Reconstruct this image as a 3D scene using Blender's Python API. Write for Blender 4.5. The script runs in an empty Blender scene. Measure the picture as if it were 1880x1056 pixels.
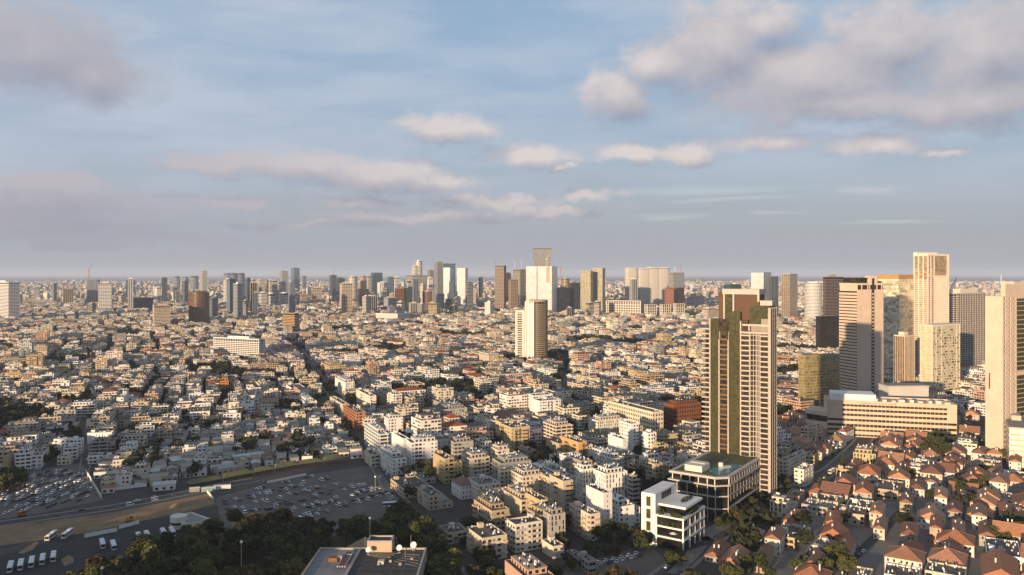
import bpy, math, random
import numpy as np
from mathutils import Vector
R = math.radians
scene = bpy.context.scene
col = scene.collection
rnd = random.Random(7)
# ------------------------------------------------------------------ camera
CAMH, F, CX, HY = 160.0, 1447.0, 940.0, 503.0
cam = bpy.data.cameras.new('camera'); camo = bpy.data.objects.new('camera', cam); col.objects.link(camo)
camo.location = (0, 0, CAMH); camo.rotation_euler = (R(90), 0, 0)
cam.sensor_width = 36; cam.lens = 36 * F / 1880; cam.clip_start = 1; cam.clip_end = 120000
cam.shift_y = -(528 - HY) / 1880
scene.camera = camo
# ------------------------------------------------------------------ light
SUN_EL, SUN_AZ = 6.0, 33.0            # light travels towards azimuth 33 deg right of the view (+Y)
sund = bpy.data.lights.new('sun', 'SUN'); suno = bpy.data.objects.new('sun', sund); col.objects.link(suno)
sund.energy = 5.0; sund.angle = R(0.6); sund.color = (1.0, 0.715, 0.445)
ld = Vector((math.sin(R(SUN_AZ)) * math.cos(R(SUN_EL)), math.cos(R(SUN_AZ)) * math.cos(R(SUN_EL)), -math.sin(R(SUN_EL))))
suno.rotation_euler = ld.to_track_quat('-Z', 'Y').to_euler(); suno.location = (-300, -300, 400)
scene.view_settings.view_transform = 'Standard'; scene.view_settings.look = 'None'
scene.view_settings.gamma = 1; scene.view_settings.use_curve_mapping = False
scene.view_settings.exposure = 0.72
scene.render.engine = 'CYCLES'
cy = scene.cycles
cy.use_denoising = True; cy.max_bounces = 5; cy.diffuse_bounces = 3; cy.glossy_bounces = 2; cy.volume_bounces = 0
cy.transparent_max_bounces = 4; cy.caustics_reflective = False; cy.caustics_refractive = False
cy.sample_clamp_indirect = 4
try: cy.denoising_prefilter = 'ACCURATE'
except Exception: pass
# ------------------------------------------------------------------ world: sky and clouds
world = bpy.data.worlds.new('World'); scene.world = world; world.use_nodes = True
wn = world.node_tree; wn.nodes.clear()
class NB:
    def __init__(s, t): s.t = t
    def n(s, ty, **k):
        x = s.t.nodes.new(ty)
        for a, b in k.items(): setattr(x, a, b)
        return x
    def put(s, sock, v):
        if v is None: return
        if isinstance(v, bpy.types.NodeSocket): s.t.links.new(v, sock)
        else: sock.default_value = v
    def m(s, op, a, b=None, c=None, clamp=False):
        x = s.n('ShaderNodeMath', operation=op); x.use_clamp = clamp
        s.put(x.inputs[0], a); s.put(x.inputs[1], b); s.put(x.inputs[2], c)
        return x.outputs[0]
    def v(s, op, a, b=None):
        x = s.n('ShaderNodeVectorMath', operation=op)
        s.put(x.inputs[0], a)
        if op == 'SCALE': s.put(x.inputs['Scale'], b)
        else: s.put(x.inputs[1], b)
        return x.outputs['Value'] if op in ('LENGTH', 'DOT_PRODUCT') else x.outputs[0]
    def noise(s, vec, scale, detail=4, rough=.55, dist=0, out=0):
        x = s.n('ShaderNodeTexNoise')
        if vec is not None: s.put(x.inputs['Vector'], vec)
        x.inputs['Scale'].default_value = scale; x.inputs['Detail'].default_value = detail
        x.inputs['Roughness'].default_value = rough; x.inputs['Distortion'].default_value = dist
        return x.outputs[out]
    def ramp(s, v, a, b, lo=0., hi=1., smooth=True):
        x = s.n('ShaderNodeMapRange'); x.interpolation_type = 'SMOOTHSTEP' if smooth else 'LINEAR'
        s.put(x.inputs[0], v); s.put(x.inputs[1], a); s.put(x.inputs[2], b); s.put(x.inputs[3], lo); s.put(x.inputs[4], hi)
        return x.outputs[0]
    def mix(s, f, a, b, mode='MIX'):
        x = s.n('ShaderNodeMix', data_type='RGBA', blend_type=mode)
        s.put(x.inputs[0], f); s.put(x.inputs[6], a); s.put(x.inputs[7], b)
        return x.outputs[2]
def rgb(r, g, b): return (r, g, b, 1.)
# cumulus: photo px x, y, half width, half height
CUM = [(1130,172,72,50),(1210,110,60,40),(1310,85,115,75),(1400,45,70,40),(1480,150,200,75),(1610,75,100,70),(1560,190,220,35),(1800,90,130,80),(1800,175,150,55),
 (1150,283,70,20),(1280,278,70,22),(1420,266,90,20),(1610,270,75,17),(1725,284,40,9),
 (400,296,115,22),(550,308,130,28),(690,325,130,28),(800,340,80,18),(970,286,85,24),(1035,309,24,10),(815,236,100,28),
 (50,75,150,70),(170,135,90,55),(100,335,110,22),(110,372,230,26),(60,410,200,22),(200,440,170,11),(420,366,80,11),(380,436,60,8),
 (650,372,110,13),(760,398,210,13),(900,372,110,13),(1080,362,55,12),(1010,388,120,10),(560,408,140,10)]
ST = [(1290,350,190,9),(1590,349,80,8),(1330,366,110,6),(1230,398,70,8),(1420,390,60,4),(1640,408,90,4)]
def pxdir(px, py): return math.atan((px - CX) / F), math.atan((HY - py) / math.hypot(F, px - CX))
grp = bpy.data.node_groups.new('cloud_field', 'ShaderNodeTree')
grp.interface.new_socket('P', in_out='INPUT', socket_type='NodeSocketVector')
grp.interface.new_socket('D', in_out='OUTPUT', socket_type='NodeSocketFloat'); grp.interface.new_socket('S', in_out='OUTPUT', socket_type='NodeSocketFloat')
g = NB(grp); gi = g.n('NodeGroupInput'); go = g.n('NodeGroupOutput')
P0 = gi.outputs[0]
wv = g.noise(P0, 9, 3, .55, 0, 1)
wv2 = g.noise(P0, 38, 4, .62, 0, 1)
P = g.v('ADD', P0, g.v('MULTIPLY', g.v('SUBTRACT', wv, (.5, .5, .5)), (.09, .04, 0)))
P = g.v('ADD', P, g.v('MULTIPLY', g.v('SUBTRACT', wv2, (.5, .5, .5)), (.030, .020, 0)))
fld = None
for px, py, rx, ry in CUM:
    a, e = pxdir(px, py)
    d = g.v('LENGTH', g.v('MULTIPLY', g.v('SUBTRACT', P, (a, e, 0)), (F / rx / 1.22, F / ry / 1.25, 0)))
    d = g.m('SUBTRACT', 1.0, d)
    if fld is None: fld = d
    else:
        x = g.n('ShaderNodeMath', operation='SMOOTH_MAX'); g.put(x.inputs[0], fld); g.put(x.inputs[1], d); x.inputs[2].default_value = .25
        fld = x.outputs[0]
# outside the frame the same kind of cloud goes on, unplaced
sep = g.n('ShaderNodeSeparateXYZ'); g.put(sep.inputs[0], P0)
outw = g.m('MAXIMUM', g.ramp(g.m('ABSOLUTE', sep.outputs[0]), .60, .80), g.ramp(sep.outputs[1], .36, .50))
gen = g.noise(g.v('MULTIPLY', P, (1, 2.2, 1)), 4.0, 3, .5)
gen = g.m('MULTIPLY_ADD', g.m('SUBTRACT', gen, .60), 5.0, 0.0)
gen = g.m('SUBTRACT', gen, g.m('MULTIPLY', g.m('SUBTRACT', 1.0, outw), 4.0))
fld = g.m('MAXIMUM', fld, gen)
g.put(go.inputs[1], fld)
fb = g.noise(g.v('MULTIPLY', P0, (1, 1.6, 1)), 24, 8, .62)
fld = g.m('ADD', fld, g.m('MULTIPLY', g.m('SUBTRACT', fb, .5), 1.05))
g.put(go.inputs[0], fld)
w = NB(wn)
tc = w.n('ShaderNodeTexCoord')
dirv = tc.outputs['Generated']
sp = w.n('ShaderNodeSeparateXYZ'); w.put(sp.inputs[0], dirv)
az = w.m('ARCTAN2', sp.outputs[0], sp.outputs[1]); el = w.m('ARCSINE', sp.outputs[2])
cb = w.n('ShaderNodeCombineXYZ'); w.put(cb.inputs[0], az); w.put(cb.inputs[1], el)
Pd = cb.outputs[0]
def fieldat(p):
    x = w.n('ShaderNodeGroup'); x.node_tree = grp; w.put(x.inputs[0], p); return x.outputs
f0, s0 = fieldat(Pd)
f1, s1 = fieldat(w.v('ADD', Pd, (-.012, .026, 0)))
dens = w.ramp(f0, -.10, .66)
lit = w.m('ADD', w.m('MULTIPLY', w.m('SUBTRACT', s0, s1), .55), w.m('MULTIPLY', w.m('SUBTRACT', f0, f1), .25))
lit = w.m('ADD', lit, .40, clamp=True)
sky = w.n('ShaderNodeTexSky', sky_type='NISHITA'); sky.sun_disc = False
sky.sun_elevation = R(SUN_EL); sky.sun_rotation = R(180 + SUN_AZ); sky.altitude = 100
sky.air_density = 1.0; sky.dust_density = 1.6; sky.ozone_density = 1.6
STR = 0.12; KS = .88
def K(r, g_, b): return rgb(r*KS / STR, g_*KS / STR, b*KS / STR)
grad = w.mix(w.ramp(el, .0, .30), K(.255, .268, .305), K(.185, .290, .425))
grad = w.mix(w.ramp(el, .30, .95), grad, K(.085, .135, .225))
skyc = w.mix(.80, sky.outputs[0], grad)
# thin veil of high cloud
veil = w.noise(w.v('MULTIPLY', Pd, (1.3, 5.5, 1)), 3.2, 5, .55, .3)
veil = w.ramp(veil, .30, .70, .16, .80)
veil = w.m('MULTIPLY', veil, w.ramp(el, .40, 1.0, 1.0, .35))
veil = w.m('ADD', veil, w.ramp(az, .05, -.5, 0, .30))
veil = w.m('MULTIPLY', veil, w.ramp(el, -.01, .10, .55, 1.0))
veilc = w.mix(w.ramp(el, .02, .16), K(.285, .30, .345), K(.335, .385, .46))
c = w.mix(veil, skyc, veilc)
# low grey band of haze over the horizon
c = w.mix(w.ramp(el, .0, .11, .85, 0), c, K(.265, .285, .318))
# small bright streaks
stf = None
wps = w.noise(w.v('MULTIPLY', Pd, (1, 6, 1)), 12, 4, .6, 0, 1)
Ps = w.v('ADD', Pd, w.v('MULTIPLY', w.v('SUBTRACT', wps, (.5, .5, .5)), (.09, .016, 0)))
for px, py, rx, ry in ST:
    a, e = pxdir(px, py)
    d = w.m('SUBTRACT', 1.0, w.v('LENGTH', w.v('MULTIPLY', w.v('SUBTRACT', Ps, (a, e, 0)), (F / rx, F / ry, 0))))
    stf = d if stf is None else w.m('MAXIMUM', stf, d)
c = w.mix(w.ramp(stf, -.3, .9, 0, .34), c, K(.46, .47, .49))
# cumulus colour: pale pink where it faces the low sun, violet grey below
cc = w.mix(lit, K(.212, .220, .275), K(.53, .47, .445))
cc = w.mix(w.ramp(el, .02, .14, .70, 0), cc, K(.245, .245, .285))
cc = w.mix(w.m('MULTIPLY', w.ramp(az, .0, -.45), .55), cc, K(.235, .238, .29))
c = w.mix(w.m('MULTIPLY', dens, .86), c, cc)
bg = w.n('ShaderNodeBackground'); w.put(bg.inputs[0], c); bg.inputs[1].default_value = STR
wo = w.n('ShaderNodeOutputWorld'); wn.links.new(bg.outputs[0], wo.inputs[0])
world.cycles.sampling_method = 'MANUAL'; world.cycles.sample_map_resolution = 512
# ------------------------------------------------------------------ helpers
def ground(px, py, z=0.):
    D = (CAMH - z) * F / (py - HY)
    return ((px - CX) / F * D, D)
def topix(x, y, z=0.): return (CX + F * x / y, HY + (CAMH - z) * F / y)
class MB:
    def __init__(s): s.v = []; s.f = []; s.m = []; s.uv = None; s.c = None
    def face(s, pts, m=0):
        i = len(s.v); s.v.extend(pts); s.f.append(tuple(range(i, i + len(pts)))); s.m.append(m)
    def box(s, x0, x1, y0, y1, z0, z1, m=0, bot=False, top=True, mt=None):
        i = len(s.v)
        s.v.extend([(x0,y0,z0),(x1,y0,z0),(x1,y1,z0),(x0,y1,z0),(x0,y0,z1),(x1,y0,z1),(x1,y1,z1),(x0,y1,z1)])
        fs = [(i,i+1,i+5,i+4),(i+1,i+2,i+6,i+5),(i+2,i+3,i+7,i+6),(i+3,i,i+4,i+7)]
        s.f.extend(fs); s.m.extend([m]*4)
        if top: s.f.append((i+4,i+5,i+6,i+7)); s.m.append(m if mt is None else mt)
        if bot: s.f.append((i+3,i+2,i+1,i)); s.m.append(m)
    def obox(s, cx, cy, ang, lx, ly, z0, z1, m=0, bot=False):
        ca, sa = math.cos(ang), math.sin(ang); i = len(s.v)
        for z in (z0, z1):
            for a, b in ((-1,-1),(1,-1),(1,1),(-1,1)):
                x, y = a*lx/2, b*ly/2
                s.v.append((cx+ca*x-sa*y, cy+sa*x+ca*y, z))
        s.f.extend([(i,i+1,i+5,i+4),(i+1,i+2,i+6,i+5),(i+2,i+3,i+7,i+6),(i+3,i,i+4,i+7),(i+4,i+5,i+6,i+7)]); s.m.extend([m]*5)
        if bot: s.f.append((i+3,i+2,i+1,i)); s.m.append(m)
    def prism(s, pts, z0, z1, m=0, mt=None, bot=False):
        n = len(pts); i = len(s.v)
        s.v.extend([(x,y,z0) for x,y in pts]); s.v.extend([(x,y,z1) for x,y in pts])
        for k in range(n):
            j = (k+1) % n; s.f.append((i+k,i+j,i+n+j,i+n+k)); s.m.append(m)
        s.f.append(tuple(range(i+n,i+2*n))); s.m.append(m if mt is None else mt)
        if bot: s.f.append(tuple(range(i+n-1,i-1,-1))); s.m.append(m)
    def cyl(s, cx, cy, z0, z1, r, n=8, m=0, r1=None, cap=True):
        r1 = r if r1 is None else r1; i = len(s.v)
        for rr, z in ((r, z0), (r1, z1)):
            for k in range(n):
                a = 2*math.pi*k/n; s.v.append((cx+rr*math.cos(a), cy+rr*math.sin(a), z))
        for k in range(n):
            j = (k+1) % n; s.f.append((i+k,i+j,i+n+j,i+n+k)); s.m.append(m)
        if cap: s.f.append(tuple(range(i+n,i+2*n))); s.m.append(m)
    def bar(s, p, q, t, m=0):
        p, q = Vector(p), Vector(q); d = (q-p).normalized()
        a = d.cross(Vector((0,0,1)) if abs(d.z) < .9 else Vector((1,0,0))).normalized()*t/2; b = d.cross(a).normalized()*t/2
        i = len(s.v)
        for o in (p, q):
            for k, l in ((-1,-1),(1,-1),(1,1),(-1,1)): s.v.append(tuple(o+a*k+b*l))
        s.f.extend([(i,i+1,i+5,i+4),(i+1,i+2,i+6,i+5),(i+2,i+3,i+7,i+6),(i+3,i,i+4,i+7),(i+4,i+5,i+6,i+7),(i+3,i+2,i+1,i)]); s.m.extend([m]*6)
    def mesh(s, name, mats, smooth=False):
        me = bpy.data.meshes.new(name); me.from_pydata(s.v, [], s.f)
        for mt in (mats if isinstance(mats, (list, tuple)) else [mats]): me.materials.append(mt)
        if max(s.m, default=0) > 0: me.polygons.foreach_set('material_index', s.m)
        if s.c is not None:
            at = me.color_attributes.new('Col', 'FLOAT_COLOR', 'CORNER')
            arr = np.repeat(np.array(s.c, dtype=np.float32), [len(f) for f in s.f], axis=0)
            arr = np.hstack([arr, np.ones((len(arr), 1), np.float32)]); at.data.foreach_set('color', arr.ravel())
        if s.uv is not None:
            u = me.uv_layers.new(name='UVMap'); u.data.foreach_set('uv', np.array(s.uv, dtype=np.float32).ravel())
        if smooth: me.polygons.foreach_set('use_smooth', [True]*len(s.f))
        me.update(); return me
    def build(s, name, mats, parent=None, color=None, smooth=False):
        return link(name, s.mesh(name, mats, smooth), parent, color)
def link(name, me, parent=None, color=None, loc=None, rz=0, sc=None):
    o = bpy.data.objects.new(name, me); col.objects.link(o)
    if parent is not None: o.parent = parent
    if color is not None: o.color = (*color[:3], 1)
    if loc is not None: o.location = loc
    if rz: o.rotation_euler = (0, 0, rz)
    if sc is not None: o.scale = (sc, sc, sc) if not isinstance(sc, tuple) else sc
    return o
def tag(o, label=None, cat=None, group=None, kind=None):
    for k, v in (('label', label), ('category', cat), ('group', group), ('kind', kind)):
        if v: o[k] = v
    return o
def empty(name, loc, rz=0):
    o = bpy.data.objects.new(name, None); col.objects.link(o); o.location = loc; o.rotation_euler = (0, 0, rz); o.empty_display_size = .5
    return o
def stuff(o): o['kind'] = 'stuff'; return o
def footprint(xl, xc, xr, D, th, dl=None, dr=None):
    """corner nearest the camera seen at pixel column xc at distance D; the edges run to pixel columns xl and xr. -> centre, w, d"""
    X0, Y0 = (xc-CX)/F*D, D
    A = (math.cos(th), math.sin(th)); B = (-math.sin(th), math.cos(th))
    def t(px, d):
        k = (px-CX)/F; den = d[0]-k*d[1]
        return (k*Y0-X0)/den if abs(den) > 1e-4 else 12.
    w = dr if dr else min(max(abs(t(xr, A)), 4), 130)
    l = dl if dl else min(max(abs(t(xl, B)), 4), 130)
    return (X0+A[0]*w/2+B[0]*l/2, Y0+A[1]*w/2+B[1]*l/2), w, l
def rect_world(c, w, d, th, grow=0.):
    ca, sa = math.cos(th), math.sin(th)
    return [(c[0]+ca*a*(w/2+grow)-sa*b*(d/2+grow), c[1]+sa*a*(w/2+grow)+ca*b*(d/2+grow)) for a, b in ((-1,-1),(1,-1),(1,1),(-1,1))]
# occupancy of the ground, 2 m cells
OX0, OY0, OC = -2600., 250., 2.0
occ = np.zeros((2300, 2600), bool)
def cells(poly):
    p = np.array(poly); x0, y0 = p.min(0); x1, y1 = p.max(0)
    i0, i1 = max(0, int((x0-OX0)/OC)), min(occ.shape[1]-1, int((x1-OX0)/OC)+1)
    j0, j1 = max(0, int((y0-OY0)/OC)), min(occ.shape[0]-1, int((y1-OY0)/OC)+1)
    if i1 <= i0 or j1 <= j0: return None
    xs = OX0+(np.arange(i0, i1)+.5)*OC; ys = OY0+(np.arange(j0, j1)+.5)*OC
    X, Y = np.meshgrid(xs, ys); ins = np.zeros(X.shape, bool)
    n = len(p)
    for k in range(n):
        xa, ya = p[k]; xb, yb = p[(k+1) % n]
        if ya == yb: continue
        cnd = ((ya > Y) != (yb > Y)) & (X < (xb-xa)*(Y-ya)/(yb-ya)+xa); ins ^= cnd
    return slice(j0, j1), slice(i0, i1), ins
def mark(poly):
    r = cells(poly)
    if r: occ[r[0], r[1]] |= r[2]
def is_free(poly, tol=.04):
    r = cells(poly)
    if not r: return True
    n = r[2].sum()
    return n == 0 or (occ[r[0], r[1]] & r[2]).sum() <= tol*n
# ------------------------------------------------------------------ materials
MATS = {}
def mat(name, c=(.5,.5,.5), rough=.85, metal=0., var=.18, scale=.25, src='const', bump=0., spec=.3, fine=0., streak=0., emit=None):
    if name in MATS: return MATS[name]
    m = bpy.data.materials.new(name); m.use_nodes = True; t = NB(m.node_tree); m.node_tree.nodes.clear()
    bs = t.n('ShaderNodeBsdfPrincipled'); out = t.n('ShaderNodeOutputMaterial'); m.node_tree.links.new(bs.outputs[0], out.inputs[0])
    geo = t.n('ShaderNodeNewGeometry').outputs['Position']
    if src == 'obj': base = t.n('ShaderNodeObjectInfo').outputs['Color']
    elif src == 'attr': base = t.n('ShaderNodeVertexColor', layer_name='Col').outputs[0]
    else: base = rgb(*c)
    if var:
        nz = t.noise(geo, scale, 3, .6)
        base = t.mix(1., base, t.mix(nz, rgb(1-var*2, 1-var*2, 1-var*2.1), rgb(1+var*.9, 1+var*.9, 1+var*.9)), 'MULTIPLY')
    if fine:
        nf = t.noise(geo, 2.2, 3, .7)
        base = t.mix(1., base, t.mix(nf, rgb(1-fine*2, 1-fine*2, 1-fine*2), rgb(1+fine, 1+fine, 1+fine)), 'MULTIPLY')
    if streak:
        ns = t.noise(t.v('MULTIPLY', geo, (.8, .8, .09)), 1.0, 3, .65)
        base = t.mix(t.ramp(ns, .52, .80, 0, streak), base, t.mix(1., base, rgb(.40, .36, .31), 'MULTIPLY'))
    t.put(bs.inputs['Base Color'], base)
    bs.inputs['Roughness'].default_value = rough; bs.inputs['Metallic'].default_value = metal
    bs.inputs['Specular IOR Level'].default_value = spec
    if bump:
        b = t.n('ShaderNodeBump'); b.inputs['Strength'].default_value = .5; b.inputs['Distance'].default_value = bump
        t.put(b.inputs['Height'], t.noise(geo, 1.5, 4, .6)); t.put(bs.inputs['Normal'], b.outputs[0])
    if emit: bs.inputs['Emission Color'].default_value = rgb(*emit[0]); bs.inputs['Emission Strength'].default_value = emit[1]
    MATS[name] = m; return m
wallM = mat('painted_plaster', src='obj', var=.12, scale=.12, fine=.05, streak=.40)
wallA = mat('painted_plaster_far', src='attr', var=.10, scale=.1, streak=.35)
roofM = mat('roof_membrane', src='obj', var=.32, scale=.35, fine=.12, rough=.9)
whiteM = mat('white_paint', (.74,.72,.68), var=.08, rough=.6)
tankM = mat('white_tank', (.78,.77,.74), rough=.45, var=.05)
panelM = mat('solar_panel', (.025,.03,.04), rough=.2, var=.1, spec=.6)
darkM = mat('dark_metal', (.045,.043,.042), rough=.5)
concM = mat('concrete', (.36,.33,.29), var=.2, scale=.2, fine=.08, streak=.3)
def glassmat(name, c, rough=.16, spec=.9, metal=0., var=.5, cell=3.2, tilt=.02):
    """window glass: each pane catches the sky a little differently"""
    if name in MATS: return MATS[name]
    m = bpy.data.materials.new(name); m.use_nodes = True; t = NB(m.node_tree); m.node_tree.nodes.clear()
    bs = t.n('ShaderNodeBsdfPrincipled'); out = t.n('ShaderNodeOutputMaterial'); m.node_tree.links.new(bs.outputs[0], out.inputs[0])
    ge = t.n('ShaderNodeNewGeometry')
    cellv = t.v('FLOOR', t.v('ADD', t.v('MULTIPLY', t.n('ShaderNodeTexCoord').outputs['Object'], (1/cell, 1/cell, 1/cell)), t.v('SCALE', (97., 31., 0.), t.n('ShaderNodeObjectInfo').outputs['Random'])))
    wnz = t.n('ShaderNodeTexWhiteNoise'); t.put(wnz.inputs['Vector'], cellv)
    k = t.ramp(wnz.outputs['Value'], 0, 1, 1-var, 1+var, False)
    t.put(bs.inputs['Base Color'], t.v('SCALE', tuple(c), k))
    nn = t.v('NORMALIZE', t.v('ADD', ge.outputs['Normal'], t.v('SCALE', t.v('SUBTRACT', wnz.outputs['Color'], (.5,.5,.5)), tilt)))
    t.put(bs.inputs['Normal'], nn)
    bs.inputs['Roughness'].default_value = rough; bs.inputs['Metallic'].default_value = metal; bs.inputs['Specular IOR Level'].default_value = spec
    MATS[name] = m; return m
shutM = mat('shutter_slats', (.34,.31,.27), var=.35, scale=.9)
winM = glassmat('window_glass', (.026,.025,.023), .25, .3, cell=1.7, var=.8, tilt=.06)
# ------------------------------------------------------------------ ground, roads, lots
asphM = mat('asphalt', (.074,.067,.060), var=.25, scale=.08, fine=.12, rough=.9)
gm = mat('city_ground', (.078,.070,.060), var=.35, scale=.03, fine=.1, rough=.95)
MBg = MB(); S = 60000
MBg.face([(-S,-2000,0),(S,-2000,0),(S,S,0),(-S,S,0)])
tag(MBg.build('ground', gm), 'bare city ground between the buildings reaching to the horizon', 'ground', kind='structure')
sandM = mat('sandy_earth', (.33,.215,.12), var=.40, scale=.07, fine=.22, rough=.95)
paveM = mat('pavement_stone', (.23,.21,.19), var=.2, scale=.15, fine=.08)
lineM = mat('road_paint', (.62,.61,.58), var=.2, scale=.5)
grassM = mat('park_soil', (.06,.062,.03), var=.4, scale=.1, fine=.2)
soilM = mat('lot_asphalt', (.155,.132,.110), var=.25, scale=.06, fine=.14, rough=.92)
def sheet(name, pxpoly, z, m, label, cat='ground', rim=False, world=False):
    pts = pxpoly if world else [ground(*p) for p in pxpoly]
    a = sum(pts[i][0]*pts[(i+1) % len(pts)][1]-pts[(i+1) % len(pts)][0]*pts[i][1] for i in range(len(pts)))
    if a < 0: pts = pts[::-1]
    b = MB()
    if rim: b.prism(pts, 0, z)
    else: b.face([(x, y, z) for x, y in pts])
    mark(pts)
    return tag(b.build(name, m), label, cat, kind='structure'), pts
def strip(path, w):
    L, Rr = [], []
    for i, p in enumerate(path):
        a = path[max(0, i-1)]; b_ = path[min(len(path)-1, i+1)]
        d = Vector((b_[0]-a[0], b_[1]-a[1])).normalized(); n = Vector((-d.y, d.x))
        L.append((p[0]+n.x*w/2, p[1]+n.y*w/2)); Rr.append((p[0]-n.x*w/2, p[1]-n.y*w/2))
    return L, Rr
def road(name, pxpath, w, label, kerbw=2.6, dashes=True, z=.02):
    path = [ground(*p) for p in pxpath]
    L, Rr = strip(path, w); b = MB()
    for i in range(len(path)-1):
        b.face([(*Rr[i], z), (*Rr[i+1], z), (*L[i+1], z), (*L[i], z)])
    o = tag(b.build(name, asphM), label, 'road', kind='structure')
    if kerbw:
        L2, R2 = strip(path, w+2*kerbw); kb = MB()
        for P_, Q_ in ((L2, L), (Rr, R2)):
            for i in range(len(path)-1):
                q = [P_[i], Q_[i], Q_[i+1], P_[i+1]]
                a = sum(q[k][0]*q[(k+1) % 4][1]-q[(k+1) % 4][0]*q[k][1] for k in range(4))
                kb.prism(q if a > 0 else q[::-1], 0, .14)
        kb.build('kerb', paveM, o)
    if dashes:
        mk = MB()
        for i in range(len(path)-1):
            a, c_ = Vector(path[i]), Vector(path[i+1]); d = c_-a; n = int(d.length/9)
            for k in range(n):
                m_ = a+d*((k+.5)/n); mk.obox(m_.x, m_.y, math.atan2(d.y, d.x), 3.2, .18, z+.006, z+.012)
        mk.build('lane_marking', lineM, o)
    L3, R3 = strip(path, w+2*kerbw+1); mark(L3+R3[::-1])
    return o
road('road', [(-60,972),(0,962),(200,933),(330,908),(400,893),(470,880)], 9, 'asphalt road between the dense car park and the sandy strip')
road('road', [(770,985),(752,945),(722,905),(690,850),(662,805),(628,750),(592,700),(560,655),(535,622)], 9, 'dark market street running away from the large car park', kerbw=2)
road('road', [(742,935),(790,985),(838,1056),(880,1130)], 8, 'dark street along the park edge below the corner shops')
road('road', [(1120,1130),(1225,1056),(1300,992),(1370,948),(1450,905),(1530,862),(1580,815),(1610,775)], 12, 'avenue passing the tall tower podium towards the long office building')
road('road', [(1300,992),(1255,965),(1215,935)], 7, 'short side street between the two podium buildings', dashes=False)
road('road', [(1548,1040),(1610,985),(1665,930),(1690,890)], 6, 'narrow lane climbing between the red-roofed houses', kerbw=1, dashes=False)
road('road', [(1880,845),(1800,800),(1745,760)], 9, 'side road past the square-windowed beige tower')
road('road', [(1040,730),(1036,690),(1040,655)], 9, 'dark straight street behind the round bronze tower', kerbw=2)
road('road', [(150,900),(158,840),(150,790),(160,730)], 6, 'narrow lane running back from the crowded car park', kerbw=1, dashes=False)
sheet('parking_lot', [(394,915),(520,879),(690,853),(742,932),(600,990),(410,968)], .03, soilM, 'large half-empty car park beside the market tents', 'car park')
sheet('parking_lot', [(-40,892),(40,868),(150,850),(178,890),(192,918),(60,945),(-40,958)], .03, soilM, 'crowded car park at the picture edge', 'car park')
sheet('sandy_strip', [(-60,975),(200,942),(385,906),(396,926),(330,942),(160,978),(-60,1012)], .05, sandM, 'bare sandy building strip between the road and the bus yard', 'ground')
sheet('bus_yard', [(-60,1013),(160,980),(330,944),(372,968),(230,1030),(150,1100),(-60,1100)], .03, mat('yard_asphalt', (.045,.041,.038), var=.2, scale=.1, fine=.1), 'dark asphalt yard where buses stand', 'bus yard')
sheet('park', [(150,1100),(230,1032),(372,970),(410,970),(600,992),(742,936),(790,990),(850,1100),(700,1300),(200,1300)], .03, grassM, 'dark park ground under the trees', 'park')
sheet('plaza', [(1040,1040),(1190,1000),(1225,1030),(1160,1075),(1010,1100)], .03, soilM, 'dark paved yard below the white stepped block', 'yard')
sheet('pavement', [(1258,985),(1330,955),(1405,908),(1440,905),(1385,940),(1310,985)], .13, paveM, 'wide stone pavement along the tower podium', 'pavement', rim=True)
sheet('pavement', [(1225,1052),(1262,1012),(1300,1000),(1290,1015),(1250,1055)], .13, paveM, 'pavement corner with a planted triangle by the street', 'pavement', rim=True)
occ0 = occ.copy()
sheet('old_quarter_ground', [(1440,1110),(1330,1080),(1420,985),(1540,880),(1620,800),(1760,830),(1900,880),(1960,1110)], .012, mat('pale_lane_stone', (.23,.21,.185), var=.25, scale=.1, fine=.12), 'pale stone lanes and yards of the old quarter')
occ[:] = occ0
# car park bay lines
b = MB(); a0 = Vector(ground(430,935)); a1 = Vector(ground(650,880)); u = (a1-a0).normalized(); v_ = Vector((-u.y, u.x))
TH_LOT = math.atan2(u.y, u.x)
o_lot = [o for o in col.objects if o.name.startswith('parking_lot')][0]
for r in range(5):
    base = a0+v_*(r*17-16)-u*10
    for k in range(34):
        p = base+u*(k*2.7)
        b.obox(p.x, p.y, TH_LOT, .12, 4.6, .036, .042)
b.build('bay_marking', lineM, o_lot)
o = MB(); e0 = ground(165,1000); 
def island(pxs, label):
    pts = [ground(*p) for p in pxs]
    a = sum(pts[i][0]*pts[(i+1) % len(pts)][1]-pts[(i+1) % len(pts)][0]*pts[i][1] for i in range(len(pts)))
    if a < 0: pts = pts[::-1]
    k = MB(); k.prism(pts, .03, .18); r = tag(k.build('kerb_island', paveM), label, 'traffic island', kind='structure')
    cx = sum(p[0] for p in pts)/len(pts); cy_ = sum(p[1] for p in pts)/len(pts)
    k = MB(); k.prism([(cx+(p[0]-cx)*.8, cy_+(p[1]-cy_)*.8) for p in pts], .18, .22); k.build('soil_bed', sandM, r)
island([(33,1015),(65,996),(72,996),(60,1010),(42,1017)], 'pointed sandy island among the parked buses')
island([(112,1028),(125,1020),(135,1024),(134,1034),(118,1040)], 'rounded sandy island beside the row of buses')
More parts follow.
